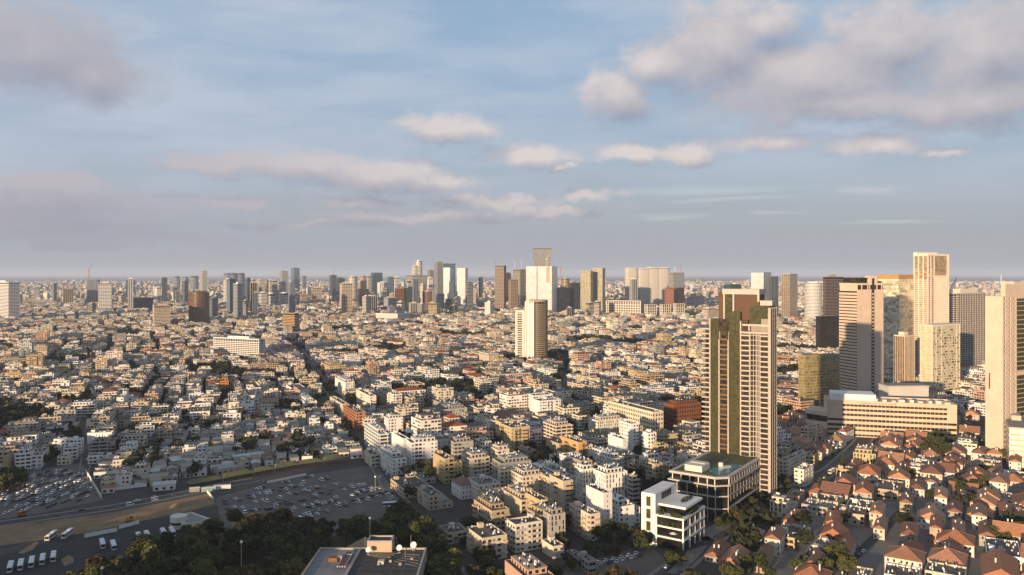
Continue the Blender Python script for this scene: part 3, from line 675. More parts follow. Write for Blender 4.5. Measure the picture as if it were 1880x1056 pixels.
# ------------------------------------------------------------------ skyline towers (left, corner, right, top and base in the photo give place and size)
def Dof(yb): return CAMH*F/(yb-HY)
def ztop(yt, D): return CAMH-(yt-HY)/F*D
def TW(xl, xc, xr, yt, yb, th, style, color, glass, label, shape=None, **k):
    D = Dof(yb); c, w, d = footprint(xl, xc, xr, D, R(th))
    w, d = max(w, 10), max(d, 10)
    pts = None
    if shape == 'round':
        s = (xr-xl)/F*D; w = d = s; c = ((xl+xr)/2-CX, 0); c = (((xl+xr)/2-CX)/F*(D+s/2), D+s/2); pts = ngon(w, d, 24)
    elif shape == 'soft': pts = ngon(w, d, 20, 4)
    return tower(c, w, d, R(th), ztop(yt, D), style, color, glass, label, pts, **k)
GB, BLU, STEEL = (.34,.36,.38), (.18,.22,.27), (.28,.29,.30)
T = [
(-14,16,36,519,592,50,'bands',WHITE,'grey','white residential tower ringed by balcony bands at the picture edge',dict(band=.4,out=1.0)),
(104,116,135,531,562,30,'fins',TAN,'bronze','stepped brown office block beside the white gridded tower',dict()),
(155,160,179,514,559,22,'fins',GREY,'grey','unfinished grey tower carrying a red crane',dict(plant=False)),
(178,181,204,520,574,25,'grid',WHITE,'win','white gridded slab tower standing before the grey unfinished one',dict(fl=4,fin=4)),
(229,231,247,515,552,24,'mullion',BLU,'blue','dark blue glass slab tower',dict(plant=False)),
(229,242,281,548,571,30,'mullion',DARK,'black','low wide black office block with a beige end',dict(plant=False)),
(276,283,312,562,604,26,'grid',BEIGE,'brown','beige gridded office block with a dark glass centre',dict()),
(348,365,383,537,599,30,'grid',BROWN,'bronze','dark brown ribbed round tower',dict(shape='round',fin=3.0,band=.18,out=.5)),
(283,288,296,528,548,30,'grid',WHITE,'win','small white tower left of the blue twins',dict()),
(314,322,331,508,554,30,'bands',STEEL,'blue','first of the blue grey twin towers',dict(shape='soft')),
(331,338,347,509,549,30,'bands',STEEL,'blue','second of the blue grey twin towers',dict(shape='soft')),
(350,356,364,507,535,30,'bands',STEEL,'blue','round-topped blue tower beside the crane-topped one',dict(shape='round')),
(365,372,380,498,540,30,'grid',GREY,'grey','pale unfinished tower with a crane on top',dict()),
(409,417,426,513,561,30,'bands',PALE,'grey','pale tower in front of the round blue trio',dict(shape='soft')),
(411,419,428,502,545,30,'bands',STEEL,'blue','leftmost of the round blue grey trio',dict(shape='round')),
(422,428,436,502,545,30,'bands',BLU,'blue','middle of the round blue grey trio',dict(shape='round')),
(433,441,449,502,543,30,'bands',STEEL,'blue','rightmost of the round blue grey trio',dict(shape='round')),
(453,459,468,514,560,30,'bands',PALE,'grey','pale round-cornered tower right of the blue trio',dict(shape='soft')),
(458,470,475,521,563,35,'bands',CREAM,'grey','stubby cream tower among the pale group',dict()),
(471,477,486,514,556,30,'bands',BEIGE,'grey','first of the two beige slab towers',dict()),
(490,496,504,515,556,30,'bands',BEIGE,'grey','second of the two beige slab towers',dict()),
(514,518,529,498,545,28,'grid',STEEL,'grey','grey slab tower left of the tapering one',dict()),
(534,540,550,492,540,28,'mullion',BLU,'blue','tapering blue grey tower',dict()),
(555,557,562,507,532,28,'mullion',BLU,'blue','thin distant blue tower',dict()),
(512,517,525,518,555,28,'bands',BEIGE,'grey','lower beige tower below the grey slab',dict()),
(473,480,490,538,565,30,'bands',WHITE,'win','first white block of the low white row',dict()),
(490,497,505,540,566,30,'bands',WHITE,'win','second white block of the low white row',dict()),
(513,522,532,539,565,30,'bands',WHITE,'win','third white block of the low white row',dict()),
(533,540,549,532,563,30,'bands',WHITE,'win','tallest white block of the low white row',dict()),
(549,553,567,541,560,26,'grid',TAN,'brown','small tan block right of the white row',dict()),
(571,574,591,529,556,26,'grid',BEIGE,'brown','square brown block right of the white row',dict()),
(605,610,618,506,550,30,'mullion',DARK,'blue','dark blue tower with a small crane',dict()),
(617,622,633,511,552,30,'mullion',DARK,'teal','dark green slab beside the dark blue tower',dict()),
(624,628,647,521,577,24,'grid',BEIGE,'black','black tower with a beige gridded face',dict(fl=4,fin=6)),
(640,647,656,508,556,30,'bands',CREAM,'grey','round cream tower behind the black gridded one',dict(shape='round')),
(659,664,673,507,550,30,'grid',PINK,'brown','pinkish brown tower beside the dark green slab',dict(shape='soft')),
(672,676,682,507,548,30,'bands',BEIGE,'grey','narrow beige tower beside the dark green glass slab',dict()),
(681,686,702,501,548,26,'mullion',DARK,'teal','broad dark green glass slab tower',dict(plant=False)),
(657,660,677,531,566,25,'mullion',DARK,'brown','olive black office block',dict(plant=False)),
(671,679,693,544,577,30,'fins',CREAM,'win','cream ribbed slab pair',dict(fin=4)),
(693,697,714,519,553,26,'grid',WHITE,'grey','white office tower behind the cream ribbed slabs',dict()),
(705,712,729,547,578,28,'grid',GREY,'grey','grey mid-rise beside the copper-edged tower',dict()),
(711,715,722,509,545,30,'mullion',BLU,'blue','thin blue grey tower behind the copper-edged one',dict()),
(721,726,735,510,545,30,'bands',WHITE,'grey','white slim tower behind the copper-edged one',dict()),
(725,742,746,530,578,62,'mullion',(.30,.13,.05),'black','dark tower with copper edges',dict(fin=9)),
(745,748,764,529,574,28,'mullion',DARK,'teal','dark green glass tower with a pale top frame',dict()),
(763,769,775,479,545,30,'bands',PALE,'grey','tall slim round pale tower',dict(shape='round')),
(757,762,768,488,548,30,'bands',PALE,'grey','pale tower leaning on the slim round one',dict()),
(745,757,785,506,552,28,'bands',(.30,.29,.28),'grey','broad stepped grey tower below the slim round one',dict()),
(776,786,793,536,578,50,'fins',PINK,'brown','reddish ribbed mid-rise beside the olive block',dict()),
(785,789,797,496,558,30,'fins',STEEL,'grey','grey fin tower left of the tall grey one',dict()),
(797,803,812,481,560,30,'fins',(.30,.31,.33),'grey','tall grey ribbed tower',dict()),
(811,815,836,484,550,25,'mullion',BLU,'teal','dark teal slab with a bright rim behind the white glass tower',dict(plant=False)),
(814,826,833,492,562,60,'mullion',WHITE,'mirror','white mirror glass tower before the teal slab',dict(plant=False)),
(839,854,859,493,563,60,'mullion',WHITE,'mirror','white mirror glass tower standing free right of the teal slab',dict(plant=False)),
(859,861,873,533,565,24,'grid',PALE,'grey','pale mid-rise right of the free white glass tower',dict()),
(784,802,809,557,583,60,'bands',(.42,.38,.24),'bronze','low olive glass office block',dict()),
(890,900,906,556,585,55,'blank',WHITE,'win','small white windowless slab tower',dict()),
(690,730,753,577,592,60,'blank',WHITE,'win','long low white hall among the houses',dict(plant=False)),
(909,925,929,488,572,62,'grid',(.32,.26,.21),'brown','reddish unfinished tower with cranes, left one',dict(plant=False)),
(927,930,938,502,560,30,'mullion',BROWN,'brown','narrow brown tower between the unfinished ones',dict()),
(934,938,951,514,572,25,'grid',(.36,.26,.20),'brown','lower reddish unfinished block',dict(plant=False)),
(942,955,965,495,565,50,'grid',(.34,.30,.24),'teal','unfinished tower with green glass panels',dict(plant=False)),
(1032,1038,1045,512,570,40,'bands',TAN,'brown','tan round-topped tower behind the dark blocks',dict(shape='round')),
(1022,1028,1046,529,578,24,'mullion',DARK,'black','dark glass block right of the great mirror tower',dict()),
(1044,1047,1065,520,577,24,'fins',(.10,.10,.11),'black','dark ribbed tower beside the golden twins',dict()),
(1066,1084,1089,498,577,62,'mullion',(.44,.42,.34),'gold','left one of the golden glass twins',dict(plant=False,fin=6)),
(1088,1106,1111,493,576,62,'mullion',(.44,.42,.34),'gold','right one of the golden glass twins',dict(plant=False,fin=6)),
(1229,1236,1256,501,566,28,'grid',STEEL,'grey','unfinished grey tower with a crane beside the broad pale tower',dict(plant=False)),
(1221,1246,1256,529,572,58,'grid',(.32,.13,.08),'brown','red scaffolded building core',dict(plant=False)),
(1262,1275,1296,545,568,40,'grid',GREY,'grey','grey mid-rise far behind the brown cubic block',dict()),
(1291,1300,1316,567,592,40,'grid',CREAM,'win','cream mid-rise just left of the tall tower',dict()),
(1326,1340,1363,523,600,35,'mullion',DARK,'teal','teal glass drum tower half hidden behind the tall tower',dict(shape='soft',plant=False)),
(1379,1402,1416,501,592,55,'mullion',STEEL,'mirror','angular mirror glass tower',dict(plant=False)),
(1413,1417,1429,508,590,25,'fins',BLU,'blue','dark blue wing of glass behind the angular mirror tower',dict(plant=False)),
(1435,1450,1464,504,592,55,'mullion',BEIGE,'bronze','split tower of bronze glass and beige stone',dict(plant=False)),
(1478,1493,1508,520,596,40,'bands',WHITE,'grey','white round tower with close balcony rings',dict(shape='round',fl=4,out=.9)),
(1511,1516,1548,509,612,25,'bands',(.32,.24,.18),'black','dark tower with pale ledges behind the big beige tower',dict(fl=4,band=.25,out=.7)),
(1498,1506,1540,582,652,28,'mullion',(.04,.035,.03),'black','charcoal office tower left of the big beige tower',dict(plant=False)),
]
for a in T:
    k = dict(a[10]); sh = k.pop('shape', None)
    TW(*a[:10], shape=sh, **k)
# far unnamed towers along the horizon, each its own building
r = random.Random(11)
for i in range(46):
    px = r.uniform(60, 1790); D = r.uniform(4500, 8500); h = r.uniform(45, 95)
    cr = r.choice([WHITE, PALE, STEEL, GREY, BEIGE])
    tower(((px-CX)/F*D, D), r.uniform(18,30), r.uniform(18,28), R(r.choice([20,30,45,60])), h, 'bands', cr, 'grey', 'small pale high-rise standing in the haze near the horizon', fl=8, out=.6, plant=False, name='distant_tower', lbl_kw=dict(group='small high-rises scattered along the horizon'))
r = random.Random(23)
for i in range(105):
    px = r.choice([r.gauss(760,50), r.gauss(430,40), r.gauss(470,45), r.gauss(690,60), r.gauss(820,60), r.gauss(1040,60), r.uniform(280,1300), r.uniform(30,400)]); D = r.uniform(2700, 4600); h = r.choice([32,38,45,52,60,75,90,110,125,140]); X = (px-CX)/F*D; w_, d_ = r.uniform(14,26), r.uniform(14,24)
    if not is_free(rect_world((X, D), w_, d_, R(30), 6), 0): continue
    cr, nm = r.choice([(WHITE,'white'),(PALE,'pale'),(STEEL,'steel grey'),(GREY,'grey'),(BEIGE,'beige'),(BLU,'blue grey'),(CREAM,'cream'),(BLU,'blue grey'),(STEEL,'steel grey')])
    tower((X, D), w_, d_, R(r.choice([20,28,35,55,62])), h, r.choice(['bands','grid','fins','mullion']), cr, r.choice(['grey','blue','blue','black','grey']), '%s %s in the middle skyline' % (nm, 'mid-rise' if h < 55 else 'high-rise'), name='skyline_tower', lbl_kw=dict(group='towers of the middle skyline'))
# great mirror tower: two slabs with a joint and an orange hoist
D = Dof(579); c, w_, d_ = footprint(966, 1013, 1023, D, R(60)); h_ = ztop(490, D)
t = tower(c, w_, d_, R(60), h_, 'none', WHITE, 'mirror', 'great white mirror glass tower with an orange construction hoist', plant=False)
b = MB(); b.box(-w_/2-.5, -w_/2, -d_/2+d_*.555, -d_/2+d_*.58, 0, h_+1, 0); b.build('dark_joint', darkM, t)  # raised dark strip along the joint between the two slabs
b = MB()
for k in range(16):
    z = h_-60+k*3.8; b.box(-w_/2-1.5, -w_/2-.1, -d_/2+d_*.09, -d_/2+d_*.19, z, z+2.2, 0, bot=True)
for s in (.085, .14, .195): b.box(-w_/2-1.8, -w_/2-1.4, -d_/2+d_*s, -d_/2+d_*s+.5, h_-62, h_+8, 1)
b.build('construction_hoist', [mat('hoist_orange', (.50,.22,.05)), concM], t)
# flared grey tower behind it
D = Dof(566); wb, wt_ = (1008-983)/F*D, (1013-979)/F*D; h_ = ztop(456, D); X = (996-CX)/F*D
t = empty('tower', (X, D+wb/2, 0), 0); mark(rect_world((X, D+wb/2), wt_, wt_, 0, 2))
b = MB(); b2 = MB(); n = int(h_/4)
for k in range(n):
    z = k*4; s = wb+(wt_-wb)*max(0, (z/h_-.45)/.55); b.box(-s/2, s/2, -s/2, s/2, z, z+4.01, 0); b2.box(-s/2-.3, s/2+.3, -s/2-.3, s/2+.3, z, z+1.5, 0, bot=True)
b.build('glass', GL['grey'], t); b2.build('floor_band', wallM, t, color=(.33,.31,.28))
b = MB(); b.box(-wt_/2-.4, wt_/2+.4, -wt_/2-.4, wt_/2+.4, h_-1, h_+1); b.build('crown', wallM, t, color=(.3,.28,.25))
tag(t, 'tallest grey tower flaring out towards its flat top', 'tower')
# broad pale tower of four lobes
D = Dof(563); s = (1229-1148)/F*D; h_ = ztop(492, D); X = (1188.5-CX)/F*D
t = empty('tower', (X, D+14, 0), R(6)); mark(rect_world((X, D+14), s, 30, R(6), 2))
lob = s/3.4
for k, (xk, zz) in enumerate(((-.36, -2.5), (-.07, -3.5), (.16, 0), (.38, 0))):
    pts = [(p[0]+xk*s, p[1]) for p in ngon(lob, 34, 18, 3)]
    b = MB(); b.prism(pts, 0, h_+zz); lo = b.build('lobe', GL['grey'], t)
    b = MB()
    for q in range(int((h_+zz)/3.8)): b.prism(offset(pts, .7), q*3.8, q*3.8+1.9, bot=True)
    b.prism(offset(pts, .9), h_+zz, h_+zz+2.5); b.build('floor_band', wallM, lo, color=PALE)
tag(t, 'broad pale residential tower made of four rounded lobes', 'tower')
# pale white-framed blocks at its feet
for (xl, xc, xr, yt, yb, th, lab) in ((1110,1176,1183,553,583,66,'long white-framed block at the foot of the broad pale tower'), (1184,1189,1205,560,584,25,'first small white-framed cube at the foot of the broad pale tower'),
        (1212,1216,1231,560,584,25,'second small white-framed cube at the foot of the broad pale tower'), (1237,1241,1256,558,584,25,'third small white-framed cube below the red scaffolded core')):
    D = Dof(yb); c, w_, d_ = footprint(xl, xc, xr, D, R(th)); h_ = ztop(yt, D)
    tower(c, w_, max(d_, 14), R(th), h_, 'grid', PALE, 'brown', lab, fl=9, fin=9, out=1.2, band=.22, finw=2., name='apartment_building', plant=False)
# bronze cylinder with white stair shafts
D = Dof(668); h_ = ztop(554, D); X0 = (968-CX)/F*D
cw = (1005-972)/F*D; X = (989-CX)/F*(D+cw/2)
t = empty('tower', (X, D+cw/2, 0), 0); mark(rect_world((X, D+cw/2), cw+30, cw, 0, 2))
pts = ngon(cw, cw, 32); b = MB(); b.prism(pts, 0, h_); b.build('glass', GL['brown'], t)
for k in range(int(h_/3.6)):
    b = MB() if k == 0 else b; b.prism(offset(pts, .35), k*3.6, k*3.6+.9, bot=True)
b.prism(offset(pts, .5), h_, h_+3); b.build('floor_band', wallM, t, color=(.34,.28,.20))
b = MB()
for p in pts: b.obox(p[0], p[1], math.atan2(p[1], p[0]), .7, .3, 0, h_)
b.build('fin', wallM, t, color=(.30,.24,.17))
b = MB(); b.box(-cw/2-9, -cw/2+6, -cw/2-1, cw/2-2, 0, h_-2); 
for x in (-cw/2-9, -cw/2-4, -cw/2+1, -cw/2+5): b.box(x, x+2.2, -cw/2-2.2, -cw/2-1, 0, h_+1)
b.build('stair_shaft', wallM, t, color=WHITE)
b = MB(); x0 = (946-CX)/F*D-X; x1 = (963-CX)/F*D-X; hz = ztop(571, D)
for k in range(int(hz/4)): b.box(x0, x1, -cw/2+3, cw/2-6, k*4, k*4+1.8, bot=True)
b.box(x0, x0+4, -cw/2+2.4, cw/2-6, 0, hz); b.box(x1-4, x1, -cw/2+2.4, cw/2-6, 0, hz); b.box(x0, x1, -cw/2+3, cw/2-6, hz-3, hz+1)
b.build('ladder_wing', wallM, t, color=PALE)
b = MB(); b.box(x0+.5, x1-.5, -cw/2+3.6, cw/2-6.5, 0, hz-1); b.build('wing_glass', GL['brown'], t)
tag(t, 'bronze cylindrical tower with white shafts and a ladder-like wing', 'tower')
# white gridded long block, banded beige office
D = Dof(664); c, w_, d_ = footprint(393, 475, 486, D, R(66)); 
tower(c, w_, d_, R(66), ztop(624, D), 'grid', WHITE, 'win', 'long white block with a bold square balcony grid', fl=3.4, fin=4.2, out=.9, band=.3, finw=.8, name='apartment_building')
D = Dof(618); c, w_, d_ = footprint(520, 541, 549, D, R(55)); tower(c, w_, d_, R(55), ztop(576, D), 'bands', (.50,.33,.18), 'brown', 'sandy block with close horizontal stripes', fl=4, out=.8, name='office_building', plant=False)
# cranes
redM, creamM = mat('crane_red', (.42,.10,.06)), mat('crane_white', (.6,.58,.55))
def crane(px, ybase, ytop, D, jx, jy, label, m):
    X = (px-CX)/F*D; z0, z1 = ztop(ybase, D), ztop(ytop, D); o = empty('tower_crane', (X, D, 0)); b = MB(); s = 1.1
    for a, c_ in ((-s,-s),(s,-s),(s,s),(-s,s)): b.bar((a,c_,z0), (a,c_,z1), .5)
    for k in range(int((z1-z0)/6)):
        z = z0+k*6; b.bar((-s,-s,z), (s,-s,z+6), .35); b.bar((s,-s,z+6), (s,s,z+6), .35)
    b.build('mast', m, o)
    b = MB(); dx, dz = (jx-px)/F*D, -(jy-ytop)/F*D
    b.bar((0,-1,z1), (dx,-1,z1+dz), .5); b.bar((0,1,z1), (dx,1,z1+dz), .5); b.bar((0,0,z1+2.5), (dx,0,z1+dz+.5), .5)
    for k in range(10): f_ = k/10; b.bar((dx*f_,-1,z1+dz*f_), (dx*(f_+.1),1,z1+dz*(f_+.1)), .3)
    b.build('jib', m, o)
    b = MB(); b.bar((0,0,z1), (-dx*.25,0,z1+abs(dz)*.1+1), 1.0); b.box(-dx*.25-2, -dx*.25+2, -1.5, 1.5, z1-2, z1+2); b.build('counterweight', m, o)
    tag(o, label, 'crane')
for a in ((163,513,497,Dof(559),168,484,'red luffing crane on the grey unfinished tower',redM), (371,498,486,Dof(540),375,474,'thin pale crane on the crane-topped tower',creamM),
 (910,488,482,Dof(570),912,478,'crane stub on the left reddish unfinished tower',redM), (945,505,482,Dof(560),943,470,'pale crane above the unfinished green-panelled tower',creamM), (957,500,482,Dof(560),953,474,'pale crane just left of the great mirror tower',creamM),
 (1004,490,476,Dof(577),1010,464,'crane rising before the flared grey tower',creamM), (1029,530,495,Dof(570),1026,474,'tall red crane right of the great mirror tower',redM),
 (1250,500,490,Dof(566),1253,480,'crane on the grey tower by the broad pale one',redM), (1239,500,492,Dof(566),1238,487,'thin crane beside the broad pale tower',creamM), (1745,560,533,Dof(660),1756,509,'white luffing crane behind the tall crowned tower',creamM), (613,506,500,Dof(550),616,493,'small crane on the dark blue tower',redM), (1228,575,540,Dof(575),1224,515,'red crane inside the scaffolded core',redM), (1288,525,512,6000,1287,508,'lone far mast crane',redM)):
    crane(*a)
# ------------------------------------------------------------------ the near towers on the right
TH = R(55)
def place(xl, xc, xr, yb, th): 
    D = Dof(yb); c, w, d = footprint(xl, xc, xr, D, th); return c, w, d, D
# --- tall tower with green glass; local x runs along the lit front face, y away
cx0, cy0 = 182.0, 556.0
ex, ey = Vector((math.cos(R(-35)), math.sin(R(-35)))), Vector((-math.sin(R(-35)), math.cos(R(-35))))
TWC = (.47,.43,.385)
Wt, Dt, Ht = 48.0, 20.0, 128.0
org = Vector((cx0, cy0))-ex*Wt                     # left end of the front face
t = empty('high_rise', (org.x, org.y, 0), R(-35)); tag(t, 'tall tower of green glass with white balcony frames and brown crown', 'tower')
mark([tuple(org+ex*a+ey*b_) for a, b_ in ((-3,-3),(Wt+2,-3),(Wt+2,Dt+6),(-3,Dt+6))])
FL = 3.62; NF = 34; z0_ = 5
b = MB()
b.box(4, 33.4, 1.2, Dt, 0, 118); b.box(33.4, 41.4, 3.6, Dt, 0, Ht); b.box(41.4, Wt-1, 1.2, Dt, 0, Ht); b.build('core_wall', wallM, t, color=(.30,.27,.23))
gr = MB(); gr.box(4.2, 10.6, .5, 1.2, 0, 127); gr.box(18.2, 26.6, .5, 1.2, 0, 133); gr.build('green_curtain_wall', GL['green'], t)
mb_ = MB()
for x in [4.2+.8*k for k in range(1, 8)]+[18.2+.84*k for k in range(1, 10)]: mb_.box(x, x+.09, .40, .5, 0, 127)
for k in range(NF*2): mb_.box(4.2, 10.6, .38, .5, k*FL/2, k*FL/2+.1, bot=True); mb_.box(18.2, 26.6, .38, .5, k*FL/2, k*FL/2+.1, bot=True)
stuff(mb_.build('mullion', darkM, t))
for x, zt in ((3.6,127.5),(10.6,112),(17.4,112),(26.6,126)):
    f = MB(); f.box(x, x+.9, -.4, 1.2, 0, zt); f.build('white_fin', wallM, t, color=TWC)
# brown balcony stack between the fins
bb = MB(); bb.box(0, 5.9, -1.0, 1.0, -.18, .0, 0, bot=True); bb.box(0, 5.9, -1.0, -.9, 0, 1.0, 0); bm1 = bb.mesh('brown_balcony', [mat('copper_panel', (.15,.085,.04), rough=.45, metal=.2)])
bb = MB(); bb.box(11.5, 17.4, .8, 1.2, 0, 118); bb.build('balcony_recess_glass', GL['brown'], t)
for k in range(2, 31): link('brown_balcony', bm1, t, None, (11.5, 0, z0_+k*FL-2.3+1.5*(k % 2 == 0)*.4))
# white slab balconies on the left end, in the front bay and in the right bay
def slab_mesh(w, dp, hgt=.72, side=True):
    m = MB(); m.box(0, w, -dp, 0, -.25, .0, 0, bot=True); m.box(0, w, -dp, -dp+.14, 0, hgt, 0)
    if side: m.box(0, .14, -dp+.14, 0, 0, hgt, 0); m.box(w-.14, w, -dp+.14, 0, 0, hgt, 0)
    return m.mesh('balcony', [wallM])
sL, sF, sR = slab_mesh(6.2, 5.5), slab_mesh(6.0, 1.7), slab_mesh(5.6, 1.7)
for k in range(1, 34):
    z = z0_+k*FL-1.6
    if k < 33: link('balcony', sL, t, TWC, (-2.6, 6.2, z))
    if k < 32: link('balcony', sF, t, TWC, (27.5, 0.9, z)); link('balcony', sR, t, TWC, (41.2, .9, z))
g2 = MB(); g2.box(27.5, 33.4, 1.02, 1.2, 0, 117); g2.box(41.5, 46.8, 1.02, 1.2, 0, 117); g2.box(-2.0, 3.5, 6.4, 6.6, 0, 118); g2.build('balcony_door_glass', GL['brown'], t)
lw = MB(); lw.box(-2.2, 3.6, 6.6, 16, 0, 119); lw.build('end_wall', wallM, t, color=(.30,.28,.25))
# folded white grid between the two bays
def framegrid(p0, p1, zlo, zhi, nb, fl, name, depth=1.2, cw=.34, parent=t, color=TWC, glass='brown'):
    dx, dy = p1[0]-p0[0], p1[1]-p0[1]; L = math.hypot(dx, dy); a = math.atan2(dy, dx); m = MB(); n = int((zhi-zlo)/fl)
    for i in range(nb+1): s = i/nb; m.obox(p0[0]+dx*s, p0[1]+dy*s, a, cw, depth, zlo, zhi)
    for k in range(n+1): m.obox(p0[0]+dx/2, p0[1]+dy/2, a, L, depth*.96, zlo+k*fl, zlo+k*fl+.55, bot=True)
    m.build(name, wallM, parent, color=color)
    gm_ = MB(); nx_, ny_ = dy/L, -dx/L; q = depth*.35
    gm_.face([(p0[0]-nx_*q, p0[1]-ny_*q, zlo), (p1[0]-nx_*q, p1[1]-ny_*q, zlo), (p1[0]-nx_*q, p1[1]-ny_*q, zhi), (p0[0]-nx_*q, p0[1]-ny_*q, zhi)]); gm_.build(name+'_glass', GL[glass], parent)
framegrid((33.8,.6), (37.6,2.6), 0, 118, 2, FL, 'window_grid')
framegrid((37.6,2.6), (41.0,.6), 0, 118, 2, FL, 'window_grid')
framegrid((Wt,-.2), (Wt+.4,13), 0, 136, 3, FL, 'side_window_grid')
for x, zt in ((33.4,118),(41.0,118),(46.9,136)):
    f = MB(); f.box(x, x+.55, -.9, 1.6, 0, zt); f.build('white_fin', wallM, t, color=TWC)
# crown: brown block, framed top, terrace, upper glass box
cr = MB(); cr.box(9, 39, 4, 17, 118, 147.2); cr.build('brown_crown', mat('brown_cladding', (.085,.040,.018), rough=.55, var=.12, scale=.3), t)
cr = MB(); cr.box(12.4, 39.6, 2.6, 17.6, 145.2, 149.0, bot=True); cr.box(13.2, 14.4, 2.4, 4, 122, 145.2); cr.box(20.2, 21.4, 2.4, 4, 122, 145.2); cr.box(38.2, 39.6, 2.6, 4, 140, 145.2); cr.build('crown_frame', wallM, t, color=TWC)
cr = MB(); cr.box(14.4, 20.2, 3.2, 4, 118, 145.2); cr.build('crown_glass', GL['green'], t)
cr = MB(); cr.box(32.5, Wt-1, 2.2, 15, 124, 137.5); cr.build('upper_glass_box', GL['green'], t)
mm = MB()
for k in range(1, 10): mm.box(32.5+k*1.45, 32.6+k*1.45, 2.08, 2.2, 124, 137.5)
for k in range(4): mm.box(32.5, Wt-1, 2.06, 2.2, 124+k*3.6, 124.15+k*3.6)
mm.build('upper_mullion', darkM, t)
cr = MB(); cr.box(40, Wt+.6, 3, 15, 137.5, 141); cr.box(28, 47, .4, 3, 122.6, 124.0, bot=True); cr.box(28, 33, 1.6, 9, 119, 122.6); cr.box(27.4, 47.6, -.6, 2, 117.4, 118.6, bot=True); cr.build('terrace_slab', wallM, t, color=TWC)
mm = MB(); mm.box(4.2, 32, 1.2, 17, 118, 127); mm.build('terrace_wall', GL['brown'], t)
# --- podium with roof pool
pc = Vector(ground(1330, 962)); th_p = R(55); pax = Vector((math.cos(th_p), math.sin(th_p))); pay = Vector((-math.sin(th_p), math.cos(th_p)))
t = empty('podium_building', (pc.x, pc.y, 0), th_p); tag(t, 'black glass podium with white bands and a turquoise roof pool', 'building')
Wp, Dp, ch, Hp = 74., 36., 6., 29.
def pod(o, w=Wp, d=Dp): return [(ch-o*.4,-o),(w,-o),(w,d+o),(-o,d+o),(-o,ch-o*.4)]
mark([tuple(pc+pax*x+pay*y) for x, y in pod(3)])
b = MB(); b.prism(pod(0), 0, Hp-1); b.build('dark_glass', GL['black'], t)
for z, h_, o in ((8,.75,.9),(16,.75,.9),(23.2,.8,2.0),(27.9,1.3,1.4)):
    b = MB(); b.prism(pod(o), z, z+h_, bot=True)
    if z > 27: b.prism(pod(1.4), 29.2, 29.25)
    b.build('white_band', wallM, t, color=(.50,.46,.41))
colm = MB(); colm.box(-.24, .24, -.24, .24, 0, 23.2); colme = colm.mesh('column', [wallM])
for x in [ch-.2]+[10+6.2*k for k in range(11)]: link('column', colme, t, (.46,.42,.37), (x, -.5, 12.5 if x > 8 else 0), sc=(1, 1, .46 if x > 8 else 1))
for y in [ch-.2]+[11+7*k for k in range(4)]: link('column', colme, t, (.46,.42,.37), (-.5, y, 0))
up = MB(); up.box(-.3,.3,-.3,.3,24.2,27.6); upm = up.mesh('upper_column', [wallM])
for x in [ch]+[11+5*k for k in range(13)]: link('upper_column', upm, t, PALE, (x, -.9, 0))
for y in [ch]+[11+6*k for k in range(5)]: link('upper_column', upm, t, PALE, (-.9, y, 0))
b = MB(); b.prism(pod(-1.2), 29.0, 29.3); b.build('roof_deck', mat('planted_deck', (.13,.14,.06), var=.4, scale=.25, fine=.2), t)
b = MB(); b.prism([(6,2.2),(40,2.2),(40,8),(30,10),(24,15),(12,15),(6,9)], 29.3, 29.36); b.build('pool', mat('pool_water', (.02,.22,.30), rough=.15, var=.2, scale=.3, spec=.6), t)
b = MB(); b.prism([(24,9),(30,6),(35,8),(32,11),(26,12.5)], 29.36, 29.6); b.build('pool_deck', wallM, t, color=PALE)
b = MB(); b.box(5, 19, 17, 29, 29.3, 33.2); b.box(13, 19, 18, 28, 33.2, 33.5, 0); b.build('roof_pavilion', wallM, t, color=PALE)
b = MB(); b.cyl(29, 13, 29.3, 31.8, 1.6, 12); b.build('roof_drum', wallM, t, color=WHITE)
# --- front block: white frame, planted terraces
fc = Vector(ground(1254, 1013)); t = empty('podium_building', (fc.x, fc.y, 0), th_p); tag(t, 'white framed block with planted terraces and a parasol', 'building')
Wf, Df, Hf = 32., 26., 25.
mark([tuple(fc+pax*x+pay*y) for x, y in ((-2,-2),(Wf+2,-2),(Wf+2,Df+2),(-2,Df+2))])
b = MB(); b.box(.2, Wf, .2, Df-8, 0, 18); b.box(5, Wf, 1, Df-8, 18, 23); b.build('dark_glass', GL['black'], t)
b = MB(); b.box(-.6, Wf-2, Df-9, Df, 0, 30.5); tw_ = b.build('stair_tower', wallM, t, color=WHITE)
for k in range(4):
    g = MB(); g.box(-.68, -.6, Df-6, Df-3.2, 1+k*7.3, 6.6+k*7.3); g.build('tall_window', GL['green'], t)
g = MB(); g.box(8, 22, Df-9.1, Df-9, 25.5, 29.5); g.build('upper_window', GL['brown'], t)
for z in (6, 12, 18):
    b = MB(); b.box(-1.0, Wf, -1.0, Df-9, z, z+.95, bot=True); b.build('white_slab', wallM, t, color=WHITE)
b = MB(); b.box(4, Wf-2, 0, Df-9, 23, 24.3, bot=True); b.build('white_slab', wallM, t, color=WHITE)
for x, y in ((-.6,-.6),(-.6,16),(9,-.6),(17,-.6),(25,-.6),(31,-.6)):
    b = MB(); b.box(x, x+.8, y, y+.8, 0, 19); b.build('column', wallM, t, color=WHITE)
leafA = mat('terrace_leaf', (.055,.075,.02), var=.5, scale=.6, rough=.7)
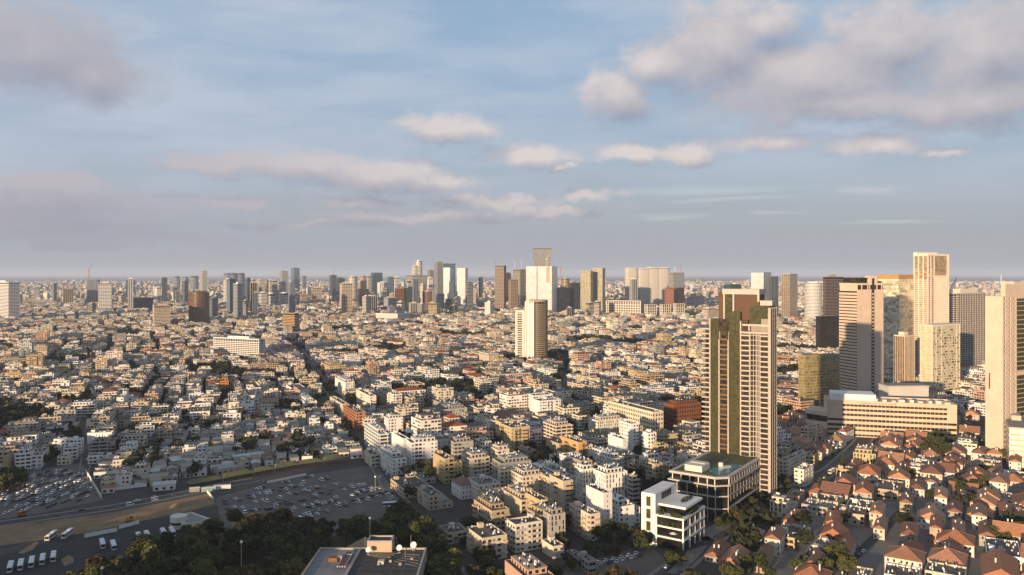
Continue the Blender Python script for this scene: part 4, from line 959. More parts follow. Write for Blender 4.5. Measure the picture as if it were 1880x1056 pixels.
def leafblob(m, x, y, z, rx, ry, rz, n, r, s=.5):
    for _ in range(n):
        a = r.uniform(0, 6.283); u_ = r.uniform(-1, 1); q = (1-u_*u_)**.5; rad = r.uniform(.5, 1)**.5
        p = Vector((x+rx*rad*q*math.cos(a), y+ry*rad*q*math.sin(a), z+rz*rad*u_)); d1 = Vector((r.gauss(0,1), r.gauss(0,1), r.gauss(0,1))).normalized(); d2 = d1.cross(Vector((r.gauss(0,1), r.gauss(0,1), r.gauss(0,1)))).normalized()
        k = s*r.uniform(.6, 1.3); m.face([tuple(p+d1*k), tuple(p+d2*k), tuple(p-d1*k), tuple(p-d2*k)])
rr = random.Random(5)
def planting(spec, parent):
    for (x, y, z, a, c_, h_, n) in spec:
        m = MB(); leafblob(m, x, y, z, a, c_, h_, n, rr, .45); stuff(m.build('planting', leafA, parent))
planting([(-.2,8,14.2,.8,6,1.6,380),(-.2,4,20.2,.8,4,1.2,260),(1,14,20.5,1.5,2,2,200),(15,-.3,20,9,.6,1,260),(20,6,25,8,2,1,240)], t)
o = empty('parasol', (fc.x, fc.y, 0), th_p); tag(o, 'cream parasol open on the white block terrace', 'parasol')
b = MB(); b.cyl(.4, 6, 9.2, 10.2, 2.6, 8, 0, .1); b.build('canopy', whiteM, o); b = MB(); b.cyl(.4, 6, 7.3, 9.3, .06, 6); b.build('pole', darkM, o)
# --- big beige tower, shadowed by the tall one
c, w_, d_, D = place(1541, 1573, 1622, 740, R(20)); d_ = min(d_, 60); zt = ztop(520, D); 
A = Vector((math.cos(R(40)), math.sin(R(40))))
t = empty('office_tower', (c[0], c[1], 0), R(20)); mark(rect_world(c, w_, d_, R(20), 3)); tag(t, 'big beige stone tower with striped side and roof garden', 'tower')
hw, hd = w_/2, d_/2; b = MB(); b.box(-hw+.6, hw, -hd, hd, 0, zt-8); b.box(-hw+.6, hw, -hd+.8, hd, zt-8, zt-2.4); b.box(-hw, hw+.3, -hd-.3, hd, zt-2.4, zt, bot=True)
b.box(-.5, 11, -hd-.3, -hd+8, zt, zt+9); 
for x in (-hw, -hw+7, -4.6, -1.5, 4.5, 10, hw-3.4): b.box(x, x+1.3, -hd-.3, -hd+.8, zt-8, zt-2.4)
BST = (.62,.49,.38); b.build('stone_wall', wallM, t, color=BST)
n = int((zt-12)/3.9)
for k in range(n):
    s = MB() if k == 0 else s
    s.box(-hw-.5, -hw+.6, -hd, hd, k*3.9+1.3, k*3.9+3.9, bot=True)
s.build('stone_ledge', wallM, t, color=BST)
s = MB(); s.box(-hw+.1, -hw+.6, -hd+.4, hd, 0, zt-10); s.box(-hw+.4, hw-.4, -hd+.3, -hd+.8, zt-8, zt-2.4); s.box(2.5, 6.2, -hd-.45, -hd-.3, zt-9, zt+6); s.build('ribbon_glass', GL['brown'], t)
s = MB(); s.box(2.0, 6.6, -hd-.1, -hd, 0, zt-9); s.build('window_shaft', darkM, t)
wv_ = MB(); wv_.box(3.1, 5.5, -hd-.22, -hd-.1, 0, 2.0); wm_ = wv_.mesh('shaft_panel', [wallM])
for k in range(int((zt-12)/4.4)): link('shaft_panel', wm_, t, BST, (0, 0, k*4.4+2))
planting([(-hw+4,-hd+3,zt+1.6,3.5,2.5,1.6,300),(-hw+10,-hd+4,zt+1.2,4,2,1.2,220),(hw-3,-hd+3,zt+1.2,3,2,1.2,200)], t)
s = MB(); s.box(-hw+2, -2, -hd+3, hd-4, zt, zt+6); s.box(-hw+1, -1, -hd+2, hd-4, zt+6, zt+6.8, bot=True); s.build('roof_pavilion', GL['brown'], t)
# --- mosaic glass tower
c, w_, d_, D = place(1612, 1650, 1677, 690, R(32)); zt = ztop(515, D); t = tower(c, w_, d_, R(32), zt, 'none', CREAM, 'gold', 'tower clad in a mosaic of cream and olive glass panels', name='glass_tower', roofc=(.4,.3,.15))
pr = random.Random(3); pal = [MB(), MB(), MB()]; hw, hd = w_/2, d_/2
for face in (0, 1):
    L = w_ if face == 0 else d_; z = 12.
    while z < zt-1:
        s = pr.uniform(-6, 0)
        while s < L:
            l = pr.uniform(4, 9); a_, e_ = max(s, 0), min(s+l, L)
            if e_-a_ > .5:
                m = pal[pr.choice([0,0,1,1,2])]; o_ = pr.uniform(.1,.4)
                if face == 0: m.box(-hw+a_+.1, -hw+e_-.1, -hd-o_, -hd, z+.1, z+3.3)
                else: m.box(-hw-o_, -hw, hd-e_+.1, hd-a_-.1, z+.1, z+3.3)
            s += l
        z += 3.5
for m, q, nm in zip(pal, ((.68,.62,.47),(.50,.46,.33),(.30,.28,.20)), ('cream', 'olive', 'dark')): stuff(m.build('glass_panel', glassmat('panel_'+nm, q, .3, .7, .1, var=.2), t))
s = MB(); s.box(-hw, hw, -hd, hd, zt+1.5, zt+9); s.build('orange_crown', wallM, t, color=(.42,.24,.09))
# --- tall crowned tower
c, w_, d_, D = place(1677, 1704, 1742, 690, R(26)); zt = ztop(466, D); hw, hd = w_/2, d_/2
t = empty('residential_tower', (c[0], c[1], 0), R(26)); mark(rect_world(c, w_, d_, R(26), 3)); tag(t, 'tallest pale tower on this side with a framed open crown and edge balconies', 'tower')
b = MB(); b.box(-hw+.4, hw-.4, -hd+.4, hd, 0, zt-3); b.build('glass', glassmat('warm_glass', (.34,.24,.14), .3, .7, .1, var=.4, cell=2.4), t)
CW = (.72,.65,.56); b = MB(); b.box(-hw-.4, hw+.4, -hd-.4, hd, zt-3, zt, bot=True); 
for x in (-hw-.3, -hw+6, -hw+w_*.28, hw-4.5, hw-1): b.box(x, x+1.6, -hd-.3, -hd+.6, 0 if x < hw-2 else 0, zt-3)
for y in (-hd, -hd+d_*.3, -hd+d_*.62, hd-2): b.box(-hw-.3, -hw+.6, y, y+1.6, 0, zt-3)
b.box(-hw, hw, -hd-.3, -hd+.6, zt-36, zt-34); b.box(-hw, hw, hd-6, hd, zt, zt+3); b.build('stone_frame', wallM, t, color=CW)
b = MB(); n = int((zt-36)/3.4)
x = -hw+w_*.28+2.2
while x < hw-5: b.box(x, x+1.0, -hd-.35, -hd+.5, 0, zt-36); x += 2.7
b.build('stone_fin', wallM, t, color=CW)
b = MB()
for k in range(n): b.box(-hw, hw, -hd+.1, -hd+.42, k*3.4, k*3.4+.7); b.box(-hw+.1, -hw+.42, -hd+.5, hd, k*3.4, k*3.4+1.3)
b.build('spandrel', wallM, t, color=CW)
m = MB(); m.box(0, 2.4, 0, 7, 0, .9, bot=True); bm = m.mesh('balcony', [wallM]); m = MB(); m.box(0, 4.5, 0, 1.2, 0, .9, bot=True); bm2 = m.mesh('balcony', [wallM])
for k in range(2, int((zt-20)/3.4)):
    link('balcony', bm, t, CW, (hw, -hd+1, k*3.4)); link('balcony', bm, t, CW, (-hw-2.2, hd-9, k*3.4)); link('balcony', bm2, t, CW, (-hw+8, -hd-1.1, k*3.4))
# --- dark gridded tower behind
c, w_, d_, D = place(1735, 1757, 1809, 682, R(28)); zt = ztop(540, D)
t = tower(c, w_, d_, R(28), zt, 'grid', (.50,.46,.42), 'black', 'dark gridded apartment tower with rounded balconies at its end', fl=3.6, fin=4.6, out=.5, band=.2, finw=.7, name='apartment_tower', plant=False)
b = MB(); b.box(-w_*.3, w_*.25, -d_*.3, d_*.3, zt+1.4, zt+8); b.build('roof_box', wallM, t, color=CREAM)
# --- cream glass tower in front
c, w_, d_, D = place(1689, 1712, 1762, 735, R(28)); zt = ztop(600, D); hw, hd = w_/2, d_/2
t = empty('glass_tower', (c[0], c[1], 0), R(28)); mark(rect_world(c, w_, d_, R(28), 2)); tag(t, 'cream glass tower with open window rows, raised on dark columns', 'tower')
b = MB(); b.box(-hw, hw, -hd, hd, 9, zt); b.build('glass', glassmat('cream_glass', (.60,.52,.34), .3, .7, .2, var=.22, cell=2.5), t)
b = MB(); n = int((zt-9)/3.5)
for k in range(n+1): b.box(-hw-.25, hw+.25, -hd-.25, hd, 9+k*3.5, 9.8+k*3.5, bot=True)
for x in (-hw-.35, -hw+7, -hw+18, hw-7, hw-.6): b.box(x, x+.9, -hd-.4, -hd+.3, 8, zt+1.5)
for y in (-hd, 0, hd-1): b.box(-hw-.4, -hw+.3, y, y+.9, 8, zt+1.5)
b.box(-hw-.3, hw+.3, -hd-.3, hd, zt, zt+2.5); b.build('white_frame', wallM, t, color=(.66,.60,.48))
pr = random.Random(8); ow = MB(); om = ow
for k in range(n-1):
    for j in range(int(w_/2.3)):
        if pr.random() < .28: ow.box(-hw+.4+j*2.3, -hw+2.3+j*2.3, -hd-.12, -hd, 10.2+k*3.5, 12.2+k*3.5)
stuff(ow.build('open_window', GL['brown'], t))
b = MB()
for x in (-hw+2, 0, hw-3): b.box(x, x+1.2, -hd+2, -hd+3.2, 0, 9)
b.box(-hw+6, hw-4, -hd+8, hd, 0, 9); b.build('ground_column', darkM, t)
# --- square-windowed beige tower at the edge
D = Dof(842); th_ = R(30); c, w_, d_ = footprint(1809, 1841, 1867, D, th_); zt = ztop(545, D); hw, hd = w_/2, d_/2
A = Vector((math.cos(th_), math.sin(th_))); Bv = Vector((-math.sin(th_), math.cos(th_))); X0 = Vector(((1841-CX)/F*D, D)); c = X0+A*hw+Bv*hd
t = empty('office_tower', (c.x, c.y, 0), th_); mark(rect_world(c, w_, d_, th_, 3)); tag(t, 'beige stone tower punched with small square windows at the picture edge', 'tower')
wl, gl = MB(), MB(); n = int(zt/4.1); EB = (.62,.51,.40)
facade(wl, gl, (-hw,hd), (-hw,-hd), 0, n, zt/n, 3*0+max(3, round(d_/3.2)), 1.25, 1.5, 1.2, depth=.5, skip=lambda f, k: True)
facade(wl, gl, (-hw,-hd), (hw,-hd), 0, n, zt/n, 3, 2.6, 2.3, .9, depth=.8); facade(wl, gl, (hw,-hd), (hw,hd), 0, n, zt/n, 0, 1, 1, 1); facade(wl, gl, (hw,hd), (-hw,hd), 0, n, zt/n, 0, 1, 1, 1)
wl.box(-hw, hw, -hd, hd, zt, zt+.4); wl.box(-hw+6, hw, -hd+1, hd-10, zt+.4, zt+11); wl.build('stone_wall', wallM, t, color=EB); stuff(gl.build('square_window', winM, t))
b = MB(); b.box(hw, hw+22, -hd+3, hd-2, 0, zt-2); b.build('green_glass_wing', GL['green'], t)
b = MB()
for k in range(n): b.box(hw, hw+22.2, -hd+2.8, -hd+3, k*4.1, k*4.1+.5)
b.box(hw, hw+22.4, -hd+2, hd, zt*.5, zt*.5+3.5); b.box(hw, hw+23, -hd+2.6, hd-2, zt-2, zt+13); b.build('wing_band', wallM, t, color=EB)
b = MB(); b.cyl(0, 0, zt+11, zt+20, .35, 6, 0, .1); b.build('mast', whiteM, t)
b = MB(); b.box(-hw-.05, -hw+.0, hd-4, hd-3, zt*.42, zt*.52); b.build('side_slot', darkM, t)
# --- glass office at the lower right edge
D = Dof(862); c, w_, d_ = footprint(1853, 1893, 1930, D, R(62)); zt = ztop(790, D)
tower(c, max(w_, 18), d_, R(62), zt, 'bands', (.50,.44,.36), 'pale', 'low pale glass office building on thin columns beside the square-windowed tower', fl=4.5, out=.4, band=.2, name='office_building')
# --- gold glass cube
c, w_, d_, D = place(1466, 1478, 1541, 757, R(22)); zt = ztop(655, D); hw, hd = w_/2, d_/2
t = tower(c, w_, d_, R(22), zt, 'mullion', (.40,.30,.10), 'gold', 'golden glass office cube with open windows', fl=3.4, fin=1.6, name='glass_office', plant=False)
ow = MB(); pr = random.Random(4)
for k in range(2, int(zt/3.4)-4):
    for j in range(int(w_/1.6)-2):
        if pr.random() < .45 and k % 1 == 0: ow.box(-hw+1.7+j*1.6, -hw+3.2+j*1.6, -hd-.18, -hd, k*3.4+1.2, k*3.4+2.4)
stuff(ow.build('open_window', darkM, t))
# --- long beige office with ribbon windows and lettering
D = Dof(812); th_ = R(74); X0 = Vector(((1757-CX)/F*D, D)); A = Vector((math.cos(th_), math.sin(th_))); Bv = Vector((-math.sin(th_), math.cos(th_)))
_, _, d_ = footprint(1519, 1757, 1800, D, th_); w_ = 34; hw, hd = w_/2, d_/2; c = X0+A*hw+Bv*hd; zt = ztop(745, D)
t = empty('long_office_building', (c.x, c.y, 0), th_); mark(rect_world(c, w_, d_, th_, 3)); tag(t, 'long beige office block with ribbon windows and dark roof-edge lettering', 'building')
LB = (.60,.47,.36); b = MB()
b.box(-hw+.7, hw, -hd, hd, 0, zt-.5)
fl = zt/7.6; rows = [(.2,.6,0),(1.25,1.65,0),(2.2,2.75,0),(3.35,3.85,0),(4.45,4.95,1),(5.5,6.0,1),(6.5,6.95,1)]
zs = 0.
for a_, e_, inset in rows:
    b.box(-hw, -hw+.7, -hd, hd, zs*fl, a_*fl, bot=True)
    if inset: b.box(-hw, -hw+.7, -hd, -hd+d_*.07, a_*fl, e_*fl); b.box(-hw, -hw+.7, hd-d_*.12, hd, a_*fl, e_*fl)
    zs = e_
b.box(-hw, -hw+.7, -hd, hd, zs*fl, zt+.8, bot=True); b.box(-hw+.7, hw, -hd, -hd+.5, zt-.5, zt+.8); b.box(-hw+.7, hw, hd-.5, hd, zt-.5, zt+.8); b.box(hw-.5, hw, -hd+.5, hd-.5, zt-.5, zt+.8)
b.build('stone_wall', wallM, t, color=LB)
g = MB(); g.box(-hw+.35, -hw+.7, -hd+.3, hd-.3, .2*fl, 7*fl); g.build('ribbon_glass', GL['brown'], t)
pm = MB(); pm.box(0, .5, 0, .35, 0, fl*.55)
m_ = pm.mesh('window_pier', [wallM])
for a_, e_, inset in rows:
    nn = 26
    for k in range(nn): link('window_pier', m_, t, LB, (-hw+.1, -hd+d_*.07+k*(d_*.81)/nn, a_*fl-.02))
b = MB(); b.box(-hw+4, hw-4, hd*.22, hd*.92, zt-.4, zt+6.5); b.build('roof_block', wallM, t, color=WHITE)
b = MB(); kr = random.Random(2)
for k in range(9): y = -hd+4+k*(d_*.07); b.box(-hw+5, -hw+9+kr.uniform(0,5), y, y+kr.uniform(2,5.5), zt-.4, zt+kr.uniform(1.5,3.4))
b.build('roof_unit', wallM, t, color=PALE)
# lettering: too blurred in the photo to read; broken dark strokes of the same length and height
lt = MB(); kr = random.Random(21); y = hd-d_*.255
for word in (9, 4, 6, 6):
    for k in range(word):
        lw_ = kr.uniform(.7, 1.1); zb = zt-2.35; x_ = -hw-.12
        lt.box(x_, -hw, y-lw_, y-lw_+.22, zb, zb+1.25); 
        if kr.random() < .7: lt.box(x_, -hw, y-lw_, y, zb+1.03, zb+1.25)
        if kr.random() < .4: lt.box(x_, -hw, y-.22, y, zb, zb+1.0)
        y -= lw_+.3
    y -= 1.2
lt.build('lettering', darkM, t)
# lower wing running back on its left
b = MB(); Lw = 46
p0, p1 = (-hw-.5, hd), (-hw+34, hd+34)
b.prism([(-hw-1.5,hd),(hw,hd),(hw+4,hd+12),(-hw+12,hd+20)][::1], 0, zt*.38); b.prism([(-hw-1.5,hd),(hw,hd),(hw+4,hd+12),(-hw+12,hd+20)], zt*.55, zt*.66, bot=True); b.build('rear_wing', wallM, t, color=LB)
mark([tuple(c+A*x+Bv*y) for x, y in ((-hw-2,hd),(hw,hd),(hw+4,hd+12),(-hw+12,hd+20))])
b = MB(); b.prism([(-hw+.5,hd),(hw-1,hd),(hw+2,hd+11),(-hw+12.5,hd+18)], zt*.38, zt*.55); b.build('wing_glass', GL['brown'], t)
# plain white wall behind it
c, w_, d_, D = place(1622, 1624, 1697, 775, R(4)); tower(c, w_, 20, R(4), ztop(709, D), 'blank', (.42,.40,.37), 'win', 'blank grey white hall behind the long office block', name='hall', plant=False)
for o_ in [x for x in col.objects if x.name.startswith('glass') and x.parent and x.parent.get('label', '').startswith(('blank', 'long low white', 'small white windowless'))]:
    o_.data.materials[0] = wallM; o_.color = (.52,.50,.46,1); o_.name = 'wall'
# --- pale office with striped lower half behind the crowned tower foot
c, w_, d_, D = place(1642, 1660, 1678, 722, R(30)); tower(c, w_, 16, R(30), ztop(618, D), 'fins', (.72,.60,.50), 'bronze', 'small pinkish slab tower in front of the crowned tower', fin=2.6)
# --- gridded white office and brown gridded office left of the tall tower
def gridblock(xl, xc, xr, yt, zt, th, color, lab, nf, extra=None, glass='win', name='office_building'):
    D = (CAMH-zt)*F/(yt-HY); c, w_, d_ = footprint(xl, xc, xr, D, R(th))
    return c, w_, d_, apartment(c, w_, d_, R(th), nf, color, 'grid', auto=False, label=lab, name=name, fh=zt/nf)
gridblock(1117, 1198, 1218, 758, 29, 27, (.66,.55,.43), 'long cream office with deep square window grid and roof hut', 7)
gridblock(1218, 1238, 1287, 745, 30, 27, (.20,.075,.03), 'brown cubic office with a copper window grid beside the tall tower', 7)
# ------------------------------------------------------------------ apartment blocks placed one by one (photo columns, roof line, storeys)
def AP(xl, xc, xr, yt, nf, color, style='plain', th=26, **k):
    D = (CAMH-nf*FH-.9)*F/(yt-HY); c, w, d = footprint(xl, xc, xr, D, R(th))
    return apartment(c, min(max(w, 5), 60), min(max(d, 5), 60), R(th), nf, color, style, **k)
AL = [
# foreground middle
(857,885,931,988,4,BEIGE,'balcony'),(921,946,996,963,5,PALE,'balcony'),(997,1011,1038,945,6,GREY,'slots'),(1076,1108,1124,905,8,WHITE,'blank'),(1045,1083,1102,944,5,CREAM,'balcony'),
(995,1015,1036,1003,2,CREAM,'plain'),(1040,1058,1072,1022,2,GREY,'plain'),(1060,1082,1094,1030,2,GREY,'plain'),(870,903,935,938,4,TAN,'plain'),(925,958,985,918,5,BEIGE,'plain'),(958,991,1022,918,6,YEL,'plain'),
(992,1034,1052,883,7,BEIGE,'plain'),(938,959,997,874,6,CREAM,'balcony'),(914,919,950,864,5,CREAM,'balcony'),(767,788,832,910,3,BEIGE,'balcony'),(858,880,918,890,4,PALE,'plain'),(806,822,858,978,2,BEIGE,'plain'),
(1089,1112,1152,870,7,WHITE,'slots'),(1055,1070,1090,862,7,WHITE,'slots'),(1152,1162,1172,880,6,GREY,'bands'),(1180,1196,1222,858,4,TAN,'plain'),(1186,1203,1217,852,6,TAN,'plain'),
# second rows
(795,816,848,842,6,YEL,'balcony'),(849,862,899,842,5,CREAM,'balcony'),(902,914,948,826,6,CREAM,'balcony'),(905,939,973,785,7,YEL,'balcony'),(997,1021,1050,782,7,CREAM,'bands'),(1032,1062,1088,812,6,(.55,.34,.16),'balcony'),
(1088,1096,1118,812,4,BEIGE,'bands'),(1117,1144,1152,806,7,WHITE,'blank'),(1137,1158,1182,778,8,WHITE,'balcony'),(1180,1190,1205,795,7,WHITE,'balcony'),(1080,1097,1143,772,6,PALE,'slots'),
(965,991,1030,736,8,WHITE,'balcony'),(980,1010,1036,722,8,PALE,'plain'),(922,928,964,736,5,CREAM,'plain'),(888,896,926,729,4,CREAM,'plain'),(840,850,876,725,4,PALE,'plain'),(871,886,901,702,6,PALE,'bands'),
(795,815,858,752,4,GREY,'plain'),(874,882,900,740,4,PINK,'plain'),(1174,1187,1218,690,7,(.50,.36,.26),'bands'),(1136,1160,1176,706,5,(.48,.38,.24),'bands'),(1101,1107,1139,685,5,WHITE,'plain'),(1040,1049,1084,690,4,WHITE,'plain'),
(938,958,968,684,4,WHITE,'plain'),(866,905,932,655,6,CREAM,'slots'),(1141,1153,1186,668,5,CREAM,'plain'),(1205,1232,1258,842,4,BEIGE,'plain'),(1196,1208,1240,818,4,YEL,'plain'),(1240,1262,1288,835,4,PALE,'plain'),
(1000,1018,1050,838,3,CREAM,'plain'),(1125,1146,1172,838,4,GREY,'plain'),(1150,1165,1190,852,4,TAN,'plain'),
# along the market street
(669,697,721,797,6,WHITE,'bands'),(720,741,749,805,7,WHITE,'blank'),(693,720,746,842,4,WHITE,'balcony'),(632,654,671,757,6,(.44,.27,.17),'scaffold'),(605,629,640,742,4,CREAM,'balcony'),(615,634,651,702,6,WHITE,'slots'),
(523,543,569,718,4,WHITE,'plain'),(438,443,480,736,4,WHITE,'plain'),(470,477,494,706,4,CREAM,'blank'),(652,681,693,728,6,PALE,'plain'),(708,722,738,724,7,PALE,'balcony'),(737,750,762,730,6,BEIGE,'plain'),
(717,742,790,898,2,BEIGE,'plain'),(744,760,800,882,1,GREY,'plain'),(663,682,696,835,3,CREAM,'balcony'),(545,560,582,738,3,WHITE,'blank'),(564,570,586,690,4,CREAM,'plain'),(589,605,660,672,5,YEL,'plain'),
(700,712,740,768,5,WHITE,'plain'),(740,752,780,706,4,CREAM,'plain'),(660,672,700,692,4,CREAM,'plain'),(725,738,760,660,6,BEIGE,'blank'),(810,824,834,685,4,BEIGE,'plain'),(728,732,746,655,7,PALE,'blank'),
# left quarter
(96,99,150,806,4,WHITE,'balcony',4),(16,20,72,794,4,TAN,'balcony',6),(71,74,98,797,4,GREY,'plain',6),(169,183,201,765,5,TAN,'balcony',20),(293,309,325,772,4,WHITE,'plain',20),(331,346,384,767,4,WHITE,'plain',20),(372,390,424,768,3,GREY,'plain',20),
(117,124,174,744,4,WHITE,'bands',14),(70,74,102,732,3,PALE,'plain',14),(141,147,181,703,4,GREY,'plain',14),(405,420,440,748,6,PALE,'blank',20),(437,445,480,730,4,WHITE,'plain',16),(203,214,227,730,5,WHITE,'plain',20),(395,404,420,706,5,ORANGE,'plain',20),(424,432,450,718,4,TAN,'plain',20),
(290,300,350,738,3,GREY,'plain',16),(155,160,205,795,3,WHITE,'blank',10),(205,215,250,798,3,GREY,'plain',10),(20,26,70,640+60,4,BEIGE,'plain',14),(108,114,166,664,4,WHITE,'bands',14),(188,195,208,662,7,CREAM,'blank',20),(3,8,34,745,3,BEIGE,'plain',10),(246,256,276,662,4,GREY,'plain',20),(300,310,342,655,4,BEIGE,'penthouse',20),(282,290,308,684,3,WHITE,'penthouse',20),(318,326,345,686,3,WHITE,'penthouse',20),
# right of the tall tower
(1430,1444,1480,846,4,CREAM,'plain',50),(1470,1484,1512,786,5,BEIGE,'balcony',40),(1410,1420,1442,792,5,WHITE,'slots',30),(1458,1476,1493,862,4,PALE,'balcony',50),(1440,1460,1500,690,4,WHITE,'plain',26),(1430,1446,1490,655,3,CREAM,'bands',26),
]
for i, a in enumerate(AL):
    AP(*a[:3], a[3], a[4], a[5], a[6], th=a[7] if len(a) > 7 else 26, seed=900+i)
# ------------------------------------------------------------------ red-roofed houses placed one by one
HL = [ # xl, xc, xr, y of eaves, storeys, wall, hip, th
(829,846,876,893,3,WHITE,1,26),(904,920,955,768,3,CREAM,0,26),
(1465,1495,1540,944,1,(.50,.22,.14),1,62),(1367,1398,1404,984,2,(.42,.44,.30),1,62),(1404,1432,1442,992,3,PALE,0,62),(1556,1598,1652,905,3,PALE,1,60),(1682,1726,1762,903,3,CREAM,1,60),(1548,1572,1590,872,1,BEIGE,1,60),
(1640,1668,1690,862,2,PALE,0,58),(1608,1640,1664,828,3,CREAM,0,55),(1660,1680,1700,822,2,PALE,1,50),(1728,1752,1776,842,2,PALE,1,50),(1770,1796,1828,846,2,PALE,1,50),(1728,1772,1796,858,2,PALE,0,60),
(1496,1530,1560,1000,2,TAN,0,62),(1590,1612,1640,1010,2,CREAM,0,60),(1660,1690,1725,935,2,PALE,1,60),(1805,1840,1868,920,3,PALE,1,55),(1758,1776,1802,948,2,YEL,0,60),(1710,1735,1755,955,3,WHITE,0,60),
(1556,1590,1616,945,3,GREY,0,62),(1632,1660,1690,895,2,BEIGE,0,60),(1430,1462,1482,968,1,PALE,0,60),(1585,1610,1634,972,3,BEIGE,0,60),(1640,1665,1690,965,2,TAN,0,60),(1690,1712,1740,990,2,CREAM,0,60),(1735,1765,1790,985,2,GREY,0,60),(1785,1815,1850,995,3,PALE,0,60),(1840,1866,1890,980,2,CREAM,0,60),
(1528,1545,1575,798,3,WHITE,1,50),(1620,1650,1676,800,2,PALE,1,50),(1800,1820,1850,880,2,PALE,1,50),(1845,1868,1900,875,3,PALE,0,55),(1424,1438,1470,862,1,BEIGE,1,50),(1700,1722,1745,1022,3,PINK,0,60),(1745,1770,1800,1030,2,PINK,0,60),(1800,1835,1870,1040,2,GREY,0,60),
(1320,1360,1378,1040,1,TAN,0,62),(1378,1402,1425,1040,2,TAN,0,62),(1290,1320,1345,1030,1,GREY,0,62),(1640,1672,1700,1040,3,GREY,1,60),(1520,1550,1580,1040,2,CREAM,0,60)]
for i, (xl, xc, xr, yt, nf, cl, hip, th) in enumerate(HL):
    D = (CAMH-nf*3.2)*F/(yt-HY); c, w, d = footprint(xl, xc, xr, D, R(th)); house(c, min(max(w, 6), 24), min(max(d, 6), 24), R(th), nf, cl, hip=bool(hip), seed=300+i)
# ------------------------------------------------------------------ special low buildings
# school hall with green cupola, red roof and spire
D = (CAMH-8)*F/(797-HY); c, w, d = footprint(772, 782, 870, D, R(14)); d = 18
t = empty('cupola_hall', (c[0], c[1], 0), R(14)); mark(rect_world(c, w, d, R(14), 2)); tag(t, 'cream hall with a green cupola, red roof and pointed spire', 'building')
wl, gl = MB(), MB(); body(wl, gl, -w/2, w/2, -d/2, d/2, 0, 2, 4.0, ww=1.0, wh=2.0, sill=1.0); parapet(wl, -w/2, w/2, -d/2, d/2, 8); wl.build('wall', wallM, t, color=(.50,.45,.33)); stuff(gl.build('window', winM, t))
b = MB(); b.box(-w/2+.3, w/2-.3, -d/2+.3, d/2-.3, 7.5, 8.1); b.build('roof', roofM, t, color=(.34,.32,.28))
b = MB(); b.cyl(-w/2+13, -2, 8.1, 11.5, 2.2, 8, 0); b.cyl(-w/2+13, -2, 11.5, 14.5, 2.4, 8, 0, .2); b.build('cupola', mat('verdigris', (.08,.26,.15)), t)
b = MB(); gable_roof(b, -w/2+16, -w/2+27, -d/2+3, d/2-3, 11, 5, True); b.box(-w/2+17, -w/2+26, -d/2+4, d/2-4, 8.1, 11); b.build('red_roof', tileM, t, color=(.36,.08,.03))
b = MB(); b.cyl(-w/2+29.5, -d/2+2, 8, 13, 1.8, 4, 0); b.cyl(-w/2+29.5, -d/2+2, 13, 18, 1.9, 4, 0, .1); b.build('spire', wallM, t, color=CREAM)
# barrel-roofed hall and blue-grey hall behind
for (px, py, w, d, nm, lab) in ((795, 800, 20, 26, 'barrel', 'hall with a silver barrel roof behind the cupola hall'), (765, 806, 18, 24, 'gable', 'blue grey shed hall left of the barrel roof')):
    c = ground(px, py); th = R(26); t = empty('hall', (c[0], c[1], 0), th); mark(rect_world(c, w, d, th, 1)); tag(t, lab, 'hall')
    b = MB(); b.box(-w/2, w/2, -d/2, d/2, 0, 7); b.build('wall', wallM, t, color=(.33,.34,.36)); b = MB()
    if nm == 'barrel':
        for k in range(10):
            a0_, a1_ = math.pi*k/10, math.pi*(k+1)/10; q = w/2+.2
            b.face([(q*math.cos(a0_),-d/2,7+q*.6*math.sin(a0_)),(q*math.cos(a0_),d/2,7+q*.6*math.sin(a0_)),(q*math.cos(a1_),d/2,7+q*.6*math.sin(a1_)),(q*math.cos(a1_),-d/2,7+q*.6*math.sin(a1_))][::-1])
        b.face([(q*math.cos(math.pi*k/10),-d/2,7+q*.6*math.sin(math.pi*k/10)) for k in range(11)])
    else: gable_roof(b, -w/2, w/2, -d/2, d/2, 7, 2.5, False)
    b.build('roof', mat('silver_sheet', (.42,.45,.48), rough=.4, metal=.3), t)
# round-fronted white station by the bus yard
c = ground(345, 968); t = empty('station_building', (c[0], c[1], 0), R(-38)); mark(rect_world(c, 26, 18, R(-38), 2)); tag(t, 'low white station building with a rounded corner turret by the bus yard', 'building')
wl, gl = MB(), MB(); body(wl, gl, -12, 10, -5, 9, 0, 1, 4.2, ww=2.2, wh=1.6, sill=1.2); parapet(wl, -12, 10, -5, 9, 4.2, 1.2); wl.build('wall', wallM, t, color=WHITE); stuff(gl.build('window', winM, t))
b = MB(); b.box(-11.7, 9.7, -4.7, 8.7, 4, 4.3); b.build('roof', roofM, t, color=(.34,.33,.31))
b = MB(); b.cyl(-4, -4, 0, 2.6, 5, 20); b.cyl(-4, -4, 4.2, 7.6, 5, 20); b.build('turret', wallM, t, color=PALE); b = MB(); b.cyl(-4, -4, 2.6, 4.2, 4.7, 20); b.build('turret_window', winM, t)
